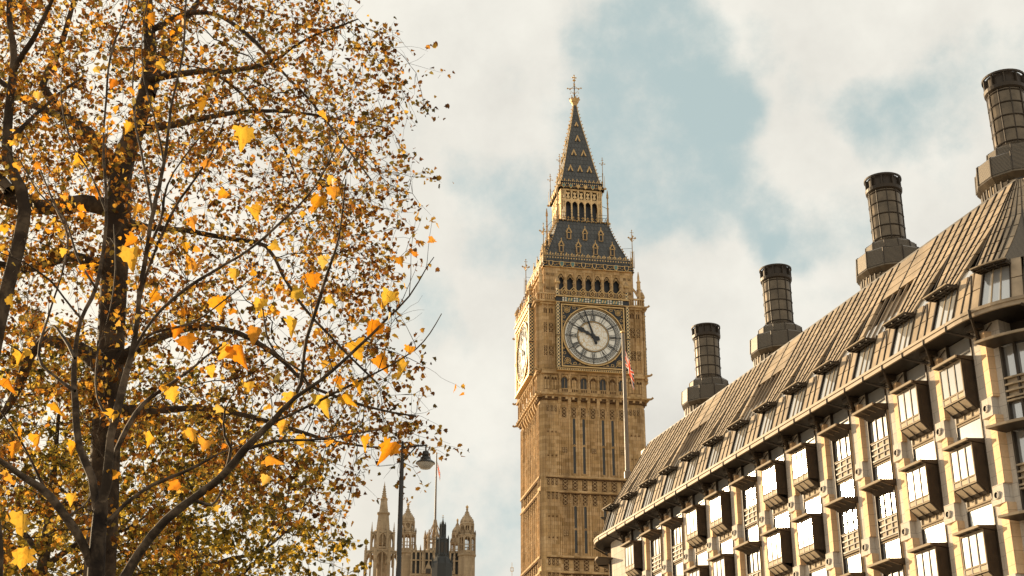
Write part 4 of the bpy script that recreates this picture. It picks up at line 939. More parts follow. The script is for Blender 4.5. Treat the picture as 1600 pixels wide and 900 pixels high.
# --- open lantern
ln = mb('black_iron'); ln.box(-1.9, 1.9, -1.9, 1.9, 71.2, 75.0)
lf = mb('gold'); y = 2.46
def lantern_face():
    b = mb('black_iron'); b.box(-3.02, 3.02, -3.02, -2.0, 70.5, 70.72); b.use('gold')
    for i in range(22): x = -2.95+5.9*i/21; b.ico((x, -3.06, 70.58+.07*(i % 2)), .12); b.ico((x, -3.04, 70.95), .06)
    for i in range(11): x = -2.9+5.8*i/10; b.ico((x, -3.05, 71.0), .11); b.tube((x, -3.0, 70.6), (x, -3.0, 71.15), .03, .03, 4)
    b.use('black_iron'); b.tube((-3.0, -3.0, 71.2), (3.0, -3.0, 71.2), .03, .03, 4); b.tube((-3.0, -3.0, 71.6), (3.0, -3.0, 71.6), .02, .02, 4)
    for i in range(7): x = -3+i; b.tube((x, -3, 70.6), (x, -3, 71.7), .025, .025, 4)
    b.use('gold_stone')
    xs = [-1.98+.99*i*.8 for i in range(6)]
    for x in xs: b.box(x-.075, x+.075, -y-.06, -y+.12, 70.7, 74.9)
    for x in (-2.38, -2.2, 2.2, 2.38): b.box(x-.05, x+.05, -y-.04, -y+.1, 70.7, 74.9)
    b.box(-y, y, -y-.02, -y+.15, 73.55, 73.68); b.box(-y, y, -y-.03, -y+.15, 74.78, 75.0)
    for i in range(5):
        x = (xs[i]+xs[i+1])/2; b.spandrel(x, .66, 72.9, 73.6, -y, -y+.1, .5)
        for zz in (73.95, 74.4): b.plate([(x-.22, zz), (x, zz-.22), (x+.22, zz), (x, zz+.22)], -y+.02, -y+.08)
        for s in (-1, 1): b.tube((x+s*.3, -y+.05, 74.75), (x, -y+.05, 74.1), .04, .04, 4); b.tube((x+s*.3, -y+.05, 73.7), (x, -y+.05, 74.3), .04, .04, 4)
    for x in (-2.18, 2.18):
        for q in range(5): b.plate([(x-.14, 71.2+q*.75), (x, 71.05+q*.75), (x+.14, 71.2+q*.75), (x, 71.4+q*.75)], -y, -y+.08)
    # cornice, shields, cresting
    b.use('black_iron'); b.box(-2.72, 2.72, -2.72, -2.0, 75.02, 75.4); b.box(-2.6, 2.6, -2.6, -2.2, 75.4, 75.95); b.use('gold')
    for i in range(26): x = -2.7+5.4*i/25; b.ico((x, -2.74, 75.14+.06*(i % 2)), .10)
    for i in range(6):
        x = -2.2+4.4*i/5; b.use('gold'); b.plate([(x-.22, 75.42), (x-.22, 75.15), (x, 74.92), (x+.22, 75.15), (x+.22, 75.42)][::-1], -2.84, -2.76); b.use('teal_enamel' if i in (0, 1, 4) else 'gold'); b.plate([(x-.15, 75.38), (x-.15, 75.18), (x, 75.02), (x+.15, 75.18), (x+.15, 75.38)][::-1], -2.86, -2.84)
    b.use('gold')
    for z in (75.62, 75.98):
        for i in range(22): x = -2.55+5.1*i/21; b.plate([(x-.075, z), (x, z-.075), (x+.075, z), (x, z+.1)], -2.63, -2.6)
    for i in range(11): x = -2.5+5.0*i/10; b.lathe([(.035, 76.0), (.08, 76.18), (.0, 76.35)], 4, x, -2.56)
    b.ico((2.85, -2.85, 75.2), .2); b.ico((3.15, -3.15, 70.5), .2)
    # corner pinnacles beside the lantern, and vanes at the spire foot
    b.use('tower_carved'); b.lathe([(.10, 70.2), (.10, 72.4), (.16, 72.5), (.09, 72.6), (.08, 73.8), (.15, 73.9), (.04, 74.9)], 6, 3.02, -3.02); b.use('gold'); 
    for z in (72.5, 73.2, 73.9, 74.3): b.ico((3.02, -3.02, z), .15)
    b.use('black_iron'); b.tube((2.5, -2.5, 73.0), (3.0, -3.0, 72.5), .03, .03, 4); b.tube((3.05, -3.05, 70.3), (3.05, -3.05, 71.9), .07, .05, 5)
    b.use('tower_carved'); b.lathe([(.06, 75.3), (.06, 77.2), (.09, 77.25), (.04, 77.4), (.03, 79.4)], 6, 2.62, -2.62); b.use('gold')
    for z, r in ((78.6, .3), (79.1, .14)):
        b.tube((2.62-r, -2.62, z), (2.62+r, -2.62, z), .03, .03, 4); b.tube((2.62, -2.62-r, z), (2.62, -2.62+r, z), .03, .03, 4)
    for dx, dy in ((.3, 0), (-.3, 0), (0, .3), (0, -.3)): b.ico((2.62+dx, -2.62+dy, 78.62), .09)
    b.ico((2.62, -2.62, 79.4), .08); b.tube((2.85, -2.6, 75.3), (2.85, -2.6, 77.0), .04, .02, 4); b.use('black_iron'); b.tube((2.0, -2.2, 76.9), (2.62, -2.62, 77.0), .02, .02, 4)
    return b
M['gold_stone'] = mat_plain('gilded_ironwork', (.72, .50, .24), .5, .25, .35, 3., .2)
ln.merge(lantern_face().rot4()); ln.build('lantern', TW)
# --- spire
sp_ = [(2.42, 75.95), (2.22, 76.7), (1.98, 77.9), (1.70, 79.3), (1.42, 80.8), (1.12, 82.4), (.80, 84.0), (.52, 85.5), (.32, 86.8), (.2, 87.8)]
spi = mb('tower_roof'); spi.loft([[(-h, -h, z), (h, -h, z), (h, h, z), (-h, h, z)] for h, z in sp_])
e = mb('gold')
for i in range(22): z = 76.4+.52*i; h = hz(z, sp_); e.tube((h, -h, z), (h+.13, -h-.13, z+.14), .045, .07, 4)
e.use('gold_stone')
for (h0, z0), (h1, z1) in zip(sp_, sp_[1:]): e.tube((h0, -h0, z0), (h1, -h1, z1), .05, .05, 5)
spi.merge(e.rot4()); spo = spi.build('spire', TW)
for (x, z) in ((-1.15, 77.7), (0, 77.7), (1.15, 77.7), (-.6, 80.1), (.6, 80.1), (0, 82.3), (0, 84.6)):
    dm = dormer(x, z, .27 if z < 84 else .18, .62 if z < 84 else .4, sp_, True); dm.use('black_iron').box(x-.1, x+.1, -hz(z, sp_)-.06, -hz(z, sp_)+.3, z-.15, z+.4); dm = dm.build('dormer', spo)
    for k in (1, 2, 3): copy_obj(dm, spo, None, k*PI/2)
fi = mb('gold'); fi.lathe([(.2, 87.7), (.34, 88.0), (.5, 88.35), (.62, 88.62), (.45, 88.62), (.3, 88.3)], 12, cap=False)
for i in range(8): a = i*PI/4; fi.ico((.6*math.cos(a), .6*math.sin(a), 88.72), .15); fi.ico((.42*math.cos(a+.4), .42*math.sin(a+.4), 88.25), .12)
fi.use('black_iron'); fi.tube((0, 0, 87.6), (0, 0, 91.6), .10, .05, 6); fi.ico((0, 0, 89.6), .16); fi.use('gold')
for i in range(6):
    a = i*PI/3+.3; c_, s_ = math.cos(a), math.sin(a); r = .95 if i % 2 else .62; z = 90.0 if i % 2 else 90.35
    fi.tube((0, 0, z+.25), (r*c_, r*s_, z), .035, .03, 4); fi.ico((r*c_, r*s_, z), .14); fi.tube((0, 0, 89.5), (r*.6*c_, r*.6*s_, 89.75), .02, .02, 4); fi.ico((r*.6*c_, r*.6*s_, 89.35+.1*(i % 2)), .09)
fi.lathe([(.0, 91.2), (.22, 91.42), (.0, 91.65)], 8); fi.box(-.3, .3, -.05, .05, 91.75, 91.87); fi.box(-.05, .05, -.05, .05, 91.4, 92.15); fi.ico((0, 0, 92.15), .12); fi.ico((0, 0, 90.9), .16)
fi.build('finial', TW)

# ================================================================== the palace far behind
def gothic_window(b, x, y, w, z0, z1, mat='parl_void'):
    b.use(mat); b.box(x-w/2, x+w/2, -y-.05, -y, z0, z1-w*.4); b.plate([(x-w/2, z1-w*.4), (x+w/2, z1-w*.4), (x, z1)], -y-.05, -y)
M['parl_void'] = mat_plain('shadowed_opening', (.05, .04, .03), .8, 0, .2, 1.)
def turret(px, pyt, Y, s, name, label, group, kind='open'):
    """octagonal turret with an ogee cap; s scales 1 = 4.6 m wide"""
    top = at(px, pyt, Y); H = top.z; t = empty(name, (top.x, top.y, 0), .12, label)
    b = mb('parl_stone'); r = 2.5*s
    def L(pr): b.lathe([(q*s, H-z*s) for q, z in pr], 8, rot=PI/8)
    b.lathe([(r*1.02, 0), (r*1.02, H-15.3*s), (r*1.14, H-15.1*s), (r*1.14, H-14.7*s), (r*1.0, H-14.5*s)], 8, rot=PI/8)
    b.build('turret_shaft', t)
    b = mb('parl_stone')
    for zz0, zz1, rr in ((14.6, 9.4, 2.45), (8.7, 6.0, 1.95)):
        for k in range(8):
            a = PI/8+k*PI/4; c_, s_ = math.cos(a)*rr*s, math.sin(a)*rr*s; b.tube((c_, s_, H-zz0*s), (c_, s_, H-zz1*s), .30*s, .28*s, 5)
            a2 = a+PI/8; q = MB(); q.use('parl_stone'); w = 2*rr*s*math.sin(PI/8)-.35*s; q.spandrel(0, w, H-(zz1+1.0)*s, H-zz1*s, -rr*s*math.cos(PI/8)-.12*s, -rr*s*math.cos(PI/8)+.12*s, .7*s); q.box(-.08*s, .08*s, -rr*s*math.cos(PI/8)-.08*s, -rr*s*math.cos(PI/8)+.08*s, H-zz0*s, H-zz1*s); q.box(-w/2, w/2, -rr*s*math.cos(PI/8)-.12*s, -rr*s*math.cos(PI/8)+.1*s, H-zz0*s, H-(zz0-.9)*s); q.box(-w/2, w/2, -rr*s*math.cos(PI/8)-.1*s, -rr*s*math.cos(PI/8)+.1*s, H-(zz0*.5+zz1*.5+.1)*s, H-(zz0*.5+zz1*.5-.1)*s) if zz0 > 10 else None
            b.merge(q, Matrix.Rotation(a2+PI/2, 4, 'Z'))
            b.lathe([(.2*s, H-9.4*s), (.25*s, H-8.6*s), (.05*s, H-7.6*s)], 4, math.cos(a)*2.55*s, math.sin(a)*2.55*s)
            b.lathe([(.14*s, H-6.0*s), (.16*s, H-5.4*s), (.03*s, H-4.7*s)], 4, math.cos(a)*1.95*s, math.sin(a)*1.95*s)
    L([(2.6, 9.4), (2.75, 9.2), (2.6, 8.9), (1.9, 8.7)]); b.lathe([(.45*s, H-8.9*s), (.45*s, H-6*s)], 8)
    b.build('belvedere', t)
    b = mb('parl_stone'); L([(2.0, 6.1), (2.25, 5.9), (2.2, 5.6), (1.95, 5.4), (2.0, 5.0), (1.85, 4.5), (1.35, 3.8), (.75, 3.0), (.42, 2.2), (.28, 1.4), (.4, 1.2), (.25, 1.0)])
    for k in range(8):
        a = PI/8+k*PI/4
        for rr, zz in ((2.0, 4.9), (1.8, 4.4), (1.4, 3.8), (1.0, 3.3), (.68, 2.7), (.5, 2.2)): b.ico((rr*s*math.cos(a), rr*s*math.sin(a), H-zz*s), .18*s)
    b.use('gold'); b.lathe([(.2*s, H-1.0*s), (.5*s, H-.6*s), (.2*s, H-.25*s), (.05*s, H)], 8); b.build('turret_cap', t)
    return t
def adopt(o, parent):
    Mp = Matrix.Translation(parent.location) @ Matrix.Rotation(parent.rotation_euler.z, 4, 'Z'); o.parent = parent; o.matrix_parent_inverse = Mp.inverted()
TS = [turret(638, 785, 400, 1.02, 'turret', None, None)]
TS.append(turret(730, 789, 395, 1.0, 'turret', None, None))
TS.append(turret(715, 810, 414, .82, 'turret', None, None))
# tower body between the turrets
vt = at(684, 868, 402); zt = vt.z
V = empty('palace_tower', (vt.x, vt.y, 0), .12, 'distant square palace tower with onion-capped turrets and a gilded crown', 'tower')
for t_ in TS: adopt(t_, V)
b = mb('parl_stone'); b.box(-8.2, 8.2, -8, 8, 0, zt-7.5); b.build('tower_body', V)
b = mb('parl_dark'); b.loft([[(-8, -7.5, zt-7.5), (8, -7.5, zt-7.5), (8, 7.5, zt-7.5), (-8, 7.5, zt-7.5)], [(-7.7, -7.2, zt-.5), (7.7, -7.2, zt-.5), (7.7, 7.2, zt-.5), (-7.7, 7.2, zt-.5)]]); b.use('parl_stone')
for x in np.linspace(-8, 8, 14): b.box(x-.22, x+.22, -8.3, -8.0, zt-8, zt+.2); b.lathe([(.2, zt+.2), (.02, zt+1.4)], 4, x, -8.15)
b.box(-8.3, 8.3, -8.3, -8.0, zt-.9, zt-.3); b.box(-8.3, 8.3, -8.35, -7.9, zt-3.3, zt-3.0); b.box(-8.3, 8.3, -8.35, -7.9, zt-7.6, zt-7.0)
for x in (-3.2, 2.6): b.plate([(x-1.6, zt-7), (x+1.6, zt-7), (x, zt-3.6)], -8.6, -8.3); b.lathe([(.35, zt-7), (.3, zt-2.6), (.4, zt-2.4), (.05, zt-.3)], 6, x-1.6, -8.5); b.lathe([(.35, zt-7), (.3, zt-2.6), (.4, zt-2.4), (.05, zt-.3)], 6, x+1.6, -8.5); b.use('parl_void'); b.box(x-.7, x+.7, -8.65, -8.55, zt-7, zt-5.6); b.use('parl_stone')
b.build('tower_parapet', V)
# iron crown that carries the flagstaff
cq = at(679, 862, 404)
b = mb('parl_stone')
for k in range(8):
    a = k*PI/4+.2; r = 2.9; p = [(cq.x+r*math.cos(a), cq.y+r*math.sin(a), cq.z)]
    b.lathe([(.42, cq.z-1), (.38, cq.z+3.6), (.5, cq.z+3.8), (.08, cq.z+6.2)], 6, p[0][0], p[0][1])
    b.use('tower_carved'); b.tube((p[0][0], p[0][1], cq.z+3.2), (cq.x+.35*math.cos(a), cq.y+.35*math.sin(a), cq.z+8.6), .16, .1, 4); b.tube((cq.x+1.4*math.cos(a), cq.y+1.4*math.sin(a), cq.z+3.4), (cq.x+.3*math.cos(a), cq.y+.3*math.sin(a), cq.z+7.4), .1, .1, 4); b.use('parl_stone')
b.lathe([(.75, cq.z-1), (.75, cq.z+1), (.6, cq.z+6), (.7, cq.z+8), (.45, cq.z+9.5)], 8, cq.x, cq.y)
b.lathe([(3.1, cq.z-1.2), (3.1, cq.z+.5), (2.9, cq.z+.5), (2.9, cq.z-1.2)], 8, cq.x, cq.y, cap=False); b.lathe([(3.0, cq.z+2.9), (3.1, cq.z+3.1), (3.0, cq.z+3.4), (2.8, cq.z+3.1)], 8, cq.x, cq.y, cap=False)
adopt(b.build('crown'), V)
pt = at(681, 709, 404); flagpole('flagstaff', (cq.x, cq.y), cq.z+6.5, pt.z, .34, .18, 'very tall distant flagstaff rising between the palace turrets')
flag('flag', (cq.x+.3, cq.y), at(681, 721, 404).z, 2.3, 4.6, .68, 'small drooping red and blue flag on the distant palace flagstaff', .1)
# dark lantern in front
dq = at(692, 820, 380); b = mb('parl_dark'); H = dq.z
b.lathe([(1.9, 60), (1.9, H-9), (2.0, H-8.8), (1.75, H-8.6), (1.7, H-4.6), (1.85, H-4.4), (1.0, H-3.6), (.78, H-3.2), (.75, H-.6), (.9, H-.4), (.4, H+.4), (.15, H+1.4), (.04, H+2.6)], 8, rot=PI/8, cx=0, cy=0)
b.lathe([(3.0, 55), (3.0, H-11.2), (2.9, H-10.9), (2.3, H-9.6), (1.7, H-8.8)], 8, rot=PI/8)
for k in range(8):
    a = PI/8+k*PI/4; c_, s_ = math.cos(a), math.sin(a)
    for rr, za, zb in ((1.75, 8.7, 3.9), (.8, 3.4, .1), (2.85, 12, 9.6)): b.lathe([(.22, H-za), (.2, H-zb), (.02, H-zb+.9)], 4, rr*c_, rr*s_)
b.use('gold'); b.ico((0, 0, H+2.6), .2); b.tube((-.35, 0, H+2.1), (.35, 0, H+2.1), .06, .06, 4)
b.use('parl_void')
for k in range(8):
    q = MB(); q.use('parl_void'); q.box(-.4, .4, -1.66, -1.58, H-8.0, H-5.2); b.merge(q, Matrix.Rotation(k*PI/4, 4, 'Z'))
dl_ = b.build('ventilation_lantern', loc=(dq.x, dq.y, 0)); tag(dl_, 'dark iron roof lantern tapering to a spike in front of the palace turrets', 'roof lantern')
# central spire
cq2 = at(601, 757, 345); H = cq2.z; CS = empty('spire_tower', (cq2.x, cq2.y, 0), .1, 'pale stone openwork spire left of the lamp post', 'spire')
b = mb('parl_stone')
b.lathe([(4.7, 0), (4.7, H-30)], 8, rot=PI/8)
for (rr, za, zb, cap, rad) in ((4.4, 32, 17.5, 2.6, .5), (3.0, 21, 12.6, 2.0, .4)):
    for k in range(8):
        a = PI/8+k*PI/4; c_, s_ = rr*math.cos(a), rr*math.sin(a); b.tube((c_, s_, H-za), (c_, s_, H-zb), rad, rad*.8, 5)
        for zz in np.arange(H-zb, H-zb+cap+.1, .5): b.ico((c_, s_, zz), max(.1, rad*(1-(zz-H+zb)/(cap+.3))))
        b.tube((c_, s_, H-zb), (c_, s_, H-zb+cap+.6), rad*.7, .05, 4)
        q = MB(); q.use('parl_stone'); y0 = rr*math.cos(PI/8); w = 2*rr*math.sin(PI/8)-rad*1.4; q.spandrel(0, w, H-zb-2.2, H-zb-.3, -y0-.2, -y0+.2, 1.6); q.box(-.12, .12, -y0-.15, -y0+.15, H-za, H-zb-.8); q.box(-w/2, w/2, -y0-.2, -y0+.2, H-zb-.6, H-zb); q.box(-w/2, w/2, -y0-.2, -y0+.2, H-(za+zb)/2-.3, H-(za+zb)/2+.3); b.merge(q, Matrix.Rotation(a+PI/8+PI/2, 4, 'Z'))
b.lathe([(1.5, H-32), (1.5, H-16)], 8); b.lathe([(2.1, H-16), (2.2, H-12)], 8)
b.build('openwork_stage', CS)
b = mb('parl_stone'); b.lathe([(2.3, H-15.5), (2.35, H-14.2), (1.95, H-13.4), (1.45, H-8.0), (1.75, H-7.7), (1.7, H-7.4), (1.2, H-7.2), (.85, H-4.2), (1.02, H-4.0), (.82, H-3.7), (.6, H-3.4), (.12, H), (.02, H+.8)], 8, rot=PI/8)
for k in range(8):
    a = PI/8+k*PI/4
    for z in np.arange(0.6, 13.2, .6): r = .15+(z/13.2)*1.85; b.ico((r*math.cos(a), r*math.sin(a), H-z), .13)
b.build('spire', CS)
# small gilded weather vane at the foot of the picture
wv = at(800, 888, 120); b = mb('gold_stone'); b.tube((0, 0, wv.z-3), (0, 0, wv.z+.5), .03, .02, 5)
for x in (-.12, .12): b.tube((x, 0, wv.z-.25), (x, 0, wv.z+.05), .03, .03, 4)
b.tube((-.14, 0, wv.z+.05), (.14, 0, wv.z+.05), .03, .03, 4); b.tube((-.14, 0, wv.z-.25), (.14, 0, wv.z-.25), .03, .03, 4)
b.use('pole_paint'); b.tube((0, 0, 0), (0, 0, wv.z-3), .10, .07, 8)
tag(b.build('weather_vane', loc=(wv.x, wv.y, 0)), 'tiny gilded finial on a thin mast left of the clock tower foot', 'finial')

# ================================================================== street lamp
lp = at(626, 790, 32.0); lt = at(665, 713, 32.0); LX, LY = lp.x, lp.y; ZT = lt.z
SL = empty('street_lamp', (LX, LY, 0), 0, 'tall dark lamp post with a hanging lantern among the tree twigs', 'street lamp')
M['lamp_black'] = mat_plain('black_lamp_paint', (.03, .026, .022), .28, .3, .2, 3.)
b = mb('lamp_black'); b.lathe([(.20, 0), (.20, .8), (.13, 1.0), (.085, 2.2), (.055, ZT-.6), (.065, ZT-.55), (.05, ZT-.5), (.035, ZT+.35), (.0, ZT+.4)], 14); b.build('post', SL)
dx = lt.x-LX
b = mb('lamp_black'); b.tube((0, 0, ZT+.22), (dx*1.05, 0, ZT+.28), .025, .02, 8); b.tube((0, 0, ZT-.15), (dx*.6, 0, ZT+.25), .018, .018, 6); b.tube((dx, 0, ZT+.28), (dx, 0, ZT+.1), .02, .02, 6); b.build('bracket_arm', SL)
b = mb('lamp_black'); b.lathe([(.0, ZT+.14), (.07, ZT+.12), (.09, ZT+.03), (.075, ZT), (.12, ZT-.03), (.13, ZT-.08), (.225, ZT-.15), (.235, ZT-.18), (.05, ZT-.16)], 24, dx, 0, cap=False); h = b.build('lantern_hood', SL, smooth=False)
M['lamp_glass'] = mat_plain('lamp_bowl', (.55, .50, .42), .2, 0, .1, 2.)
b = mb('lamp_glass'); b.lathe([(.22, ZT-.17), (.18, ZT-.23), (.12, ZT-.3), (0, ZT-.31)], 24, dx, 0, cap=False); b.build('lantern_bowl', SL, smooth=True)
# ================================================================== trees
def tube_mesh(chains, sides):
    """chains: list of (points Nx3, radii N) -> vertex and face arrays"""
    V, Fc = [], []; off = 0
    for P, Rr in chains:
        P = np.asarray(P, float); n = len(P)
        if n < 2: continue
        k = sides if Rr[0] > .03 else (4 if Rr[0] > .008 else 3)
        T = np.gradient(P, axis=0); T /= (np.linalg.norm(T, axis=1)[:, None]+1e-9)
        ref = np.tile(np.array([.3, .2, .93]) if abs(T[0][2]) < .8 else np.array([1., .1, 0]), (n, 1))
        A = np.cross(T, ref); A /= (np.linalg.norm(A, axis=1)[:, None]+1e-9); B = np.cross(T, A)
        an = np.arange(k)*2*PI/k
        ring = P[:, None, :]+(A[:, None, :]*np.cos(an)[None, :, None]+B[:, None, :]*np.sin(an)[None, :, None])*np.asarray(Rr)[:, None, None]
        V.append(ring.reshape(-1, 3))
        i = np.arange(n-1)[:, None]*k; j = np.arange(k)[None, :]; j2 = (j+1) % k
        q = np.stack([i+j, i+j2, i+k+j2, i+k+j], -1).reshape(-1, 4)+off; Fc.append(q); off += n*k
    return np.concatenate(V), np.concatenate(Fc)
def np_mesh(name, V, loops, starts, totals, mat, parent=None, smooth=False):
    me = bpy.data.meshes.new(name); me.vertices.add(len(V)); me.vertices.foreach_set('co', np.asarray(V, np.float32).ravel())
    me.loops.add(len(loops)); me.loops.foreach_set('vertex_index', np.asarray(loops, np.int32)); me.polygons.add(len(starts))
    me.polygons.foreach_set('loop_start', np.asarray(starts, np.int32)); me.polygons.foreach_set('loop_total', np.asarray(totals, np.int32))
    if smooth: me.polygons.foreach_set('use_smooth', np.ones(len(starts), bool))
    me.update(calc_edges=True); me.validate(); me.materials.append(M[mat]); o = bpy.data.objects.new(name, me); COL.objects.link(o)
    if parent: o.parent = parent
    return o
def quads(name, V, Q, mat, parent, smooth=True):
    return np_mesh(name, V, Q.ravel(), np.arange(len(Q))*4, np.full(len(Q), 4), mat, parent, smooth)
# leaf outline of a plane tree, half = x >= 0 side; folded along the midrib
LH = np.array([(0, 0), (.16, -.05), (.24, .06), (.40, .04), (.50, .20), (.38, .32), (.50, .52), (.34, .54), (.28, .66), (.20, .64), (.12, .84), (0, 1.0)])
LB = np.array([(0, 0), (.24, .05), (.47, .22), (.30, .48), (.36, .66), (.14, .72), (0, 1.0)])
LS = np.array([(0, 0), (.30, .12), (.42, .45), (.20, .62), (0, 1.0)])
def leaf_mesh(name, P, size, mat, parent, outline, droop=.5, fold=.35, curl=.25):
    """P: leaf base points; every leaf is a folded, drooping blade in a random direction"""
    n = len(P); h = outline; m = len(h)
    pts = np.concatenate([h, h[1:-1]*[-1, 1]]); side = np.abs(pts[:, 0]); K = len(pts)
    az = rng.uniform(0, 2*PI, n); el = rng.normal(-droop, .6, n)
    D = np.stack([np.cos(az)*np.cos(el), np.sin(az)*np.cos(el), np.sin(el)], 1)
    rr = rng.normal(size=(n, 3)); X = np.cross(D, rr); X /= np.linalg.norm(X, axis=1)[:, None]; N_ = np.cross(D, X)
    sz = size*rng.uniform(.6, 1.25, n); asym = rng.uniform(.75, 1.2, (n, K)); fo = rng.uniform(-.2, 1.2, n)*fold; cu = rng.uniform(-.5, 1.5, n)*curl
    u = pts[None, :, 0]*asym; v = pts[None, :, 1]*np.ones((n, K)); w = side[None, :]*fo[:, None]*1.3-(v**2)*cu[:, None]+rng.normal(0, .035, (n, K))
    V = P[:, None, :]+sz[:, None, None]*(u[..., None]*X[:, None, :]+v[..., None]*D[:, None, :]+w[..., None]*N_[:, None, :])
    right = list(range(m)); left = [0, m-1]+list(range(K-1, m-1, -1))
    lo = np.concatenate([np.array(right), np.array(left)]); L = (lo[None, :]+(np.arange(n)*K)[:, None]).ravel()
    tot = np.tile([len(right), len(left)], n); st = np.concatenate([[0], np.cumsum(tot)[:-1]])
    return np_mesh(name, V.reshape(-1, 3), L, st, tot, mat, parent)
def catmull(pts, step):
    P = np.array(pts, float); out = []
    Q = np.vstack([2*P[0]-P[1], P, 2*P[-1]-P[-2]])
    for i in range(1, len(Q)-2):
        d = np.linalg.norm(Q[i+1, :3]-Q[i, :3]); k = max(2, int(d/step))
        for t in np.arange(k)/k:
            out.append(.5*((2*Q[i])+(-Q[i-1]+Q[i+1])*t+(2*Q[i-1]-5*Q[i]+4*Q[i+1]-Q[i+2])*t*t+(-Q[i-1]+3*Q[i]-3*Q[i+1]+Q[i+2])*t**3))
    out.append(Q[-2]); return np.array(out)
def limb(pxs, Y, dY, step):
    """traced limb: (px, py, width px); depth drifts by dY so that the tree is round"""
    n = len(pxs); o = []
    for i, q in enumerate(pxs):
        y = Y+dY*(i/(n-1))**1.2; p = at(q[0], q[1], y); o.append((p.x, p.y, p.z, q[2]*.5*mpp(y)*1.06))
    c = catmull(o, step); n = len(c); w = rng.normal(0, 1, (n, 3)); w = (w+np.roll(w, 1, 0)+np.roll(w, -1, 0))/1.7; c[:, :3] += w*np.minimum(c[:, 3], .05)[:, None]*.30; c[:, 3] *= 1+.07*w[:, 0]
    return c
def grow(seeds, attractors, step, kill, infl, iters, tropism=(0, 0, .05), maxn=9000):
    """space colonisation from the seed limbs towards the attractors"""
    nodes = [Vector(p[:3]) for c in seeds for p in c]; par = []; base = 0
    for c in seeds: par += [-1]+[base+i for i in range(len(c)-1)]; base += len(c)
    nb = len(nodes); att = [Vector(a) for a in attractors]; alive = list(range(len(att)))
    near = [(-1, 1e9)]*len(att); start = 0; tr = Vector(tropism)
    for it in range(iters):
        if start >= len(nodes): break
        kd = kdtree.KDTree(len(nodes)-start)
        for i in range(start, len(nodes)): kd.insert(nodes[i], i)
        kd.balance(); keep = []
        for a in alive:
            co, ix, d = kd.find(att[a])
            if d < near[a][1]: near[a] = (ix, d)
            if near[a][1] > kill: keep.append(a)
        alive = keep; pull = {}
        for a in alive:
            ix, d = near[a]
            if d < infl: pull.setdefault(ix, Vector()); pull[ix] += (att[a]-nodes[ix]).normalized()
        start = len(nodes)
        for ix, v in pull.items():
            v = v.normalized()+tr+Vector(rng.normal(0, .18, 3)); v.normalize(); nodes.append(nodes[ix]+v*step); par.append(ix)
        if len(nodes) > maxn: break
    return nodes, par, nb
def branches_from(nodes, par, nb, tip_r, power=2.3):
    n = len(nodes); kids = [[] for _ in range(n)]
    for i, p in enumerate(par):
        if p >= 0 and i >= nb: kids[p].append(i)
    rad = [0.0]*n
    for i in range(n-1, nb-1, -1):
        rad[i] = (sum(rad[k]**power for k in kids[i]))**(1/power) if kids[i] else tip_r
    chains = []; tips = []
    starts = [(p, k) for p in range(nb) for k in kids[p]]
    stack = list(starts)
    while stack:
        p, i = stack.pop(); c = [p, i]
        while kids[i]:
            ks = sorted(kids[i], key=lambda k: -rad[k]); 
            for k in ks[1:]: stack.append((i, k))
            i = ks[0]; c.append(i)
        tips.append(i); P = [nodes[k] for k in c]; r = [rad[k] for k in c]; r[0] = rad[c[1]]
        chains.append((np.array(P), np.array(r)))
    return chains, tips, rad, kids
def twiggy(src, dirs, nper, L, r0, bend_=.35, seg=4, droop=.15):
    ch, tips = [], []
    for p, d in zip(src, dirs):
        for _ in range(nper):
            v = np.array(d)*.6+rng.normal(0, .55, 3); v /= np.linalg.norm(v)+1e-9; l = L*rng.uniform(.5, 1.3); P = [np.array(p)]; 
            for s in range(seg):
                v = v+rng.normal(0, bend_, 3)*.5+np.array([0, 0, -droop*.4]); v /= np.linalg.norm(v); P.append(P[-1]+v*l/seg)
                if s >= 1: tips.append(P[-1])
            ch.append((np.array(P), np.linspace(r0, r0*.5, seg+1)))
    return ch, np.array(tips)
def ellipsoid(n, c, r, hollow=.35, clump=None):
    out = []
    while len(out) < n:
        p = rng.uniform(-1, 1, (n*2, 3)); d = np.linalg.norm(p, axis=1); p = p[(d < 1) & (rng.uniform(0, 1, n*2) < hollow+(1-hollow)*d**2)]
        q = p*np.array(r)+np.array(c)
        if clump is not None:
            s, th_ = clump; f = np.sin(q[:, 0]*s+1.3)*np.sin(q[:, 1]*s*.9+2.1)*np.sin(q[:, 2]*s*1.1+.4)+.45*np.sin(q[:, 0]*s*2.3+q[:, 2]*s*1.7)
            q = q[f > th_]
        out.extend(q.tolist())
    return np.array(out[:n])
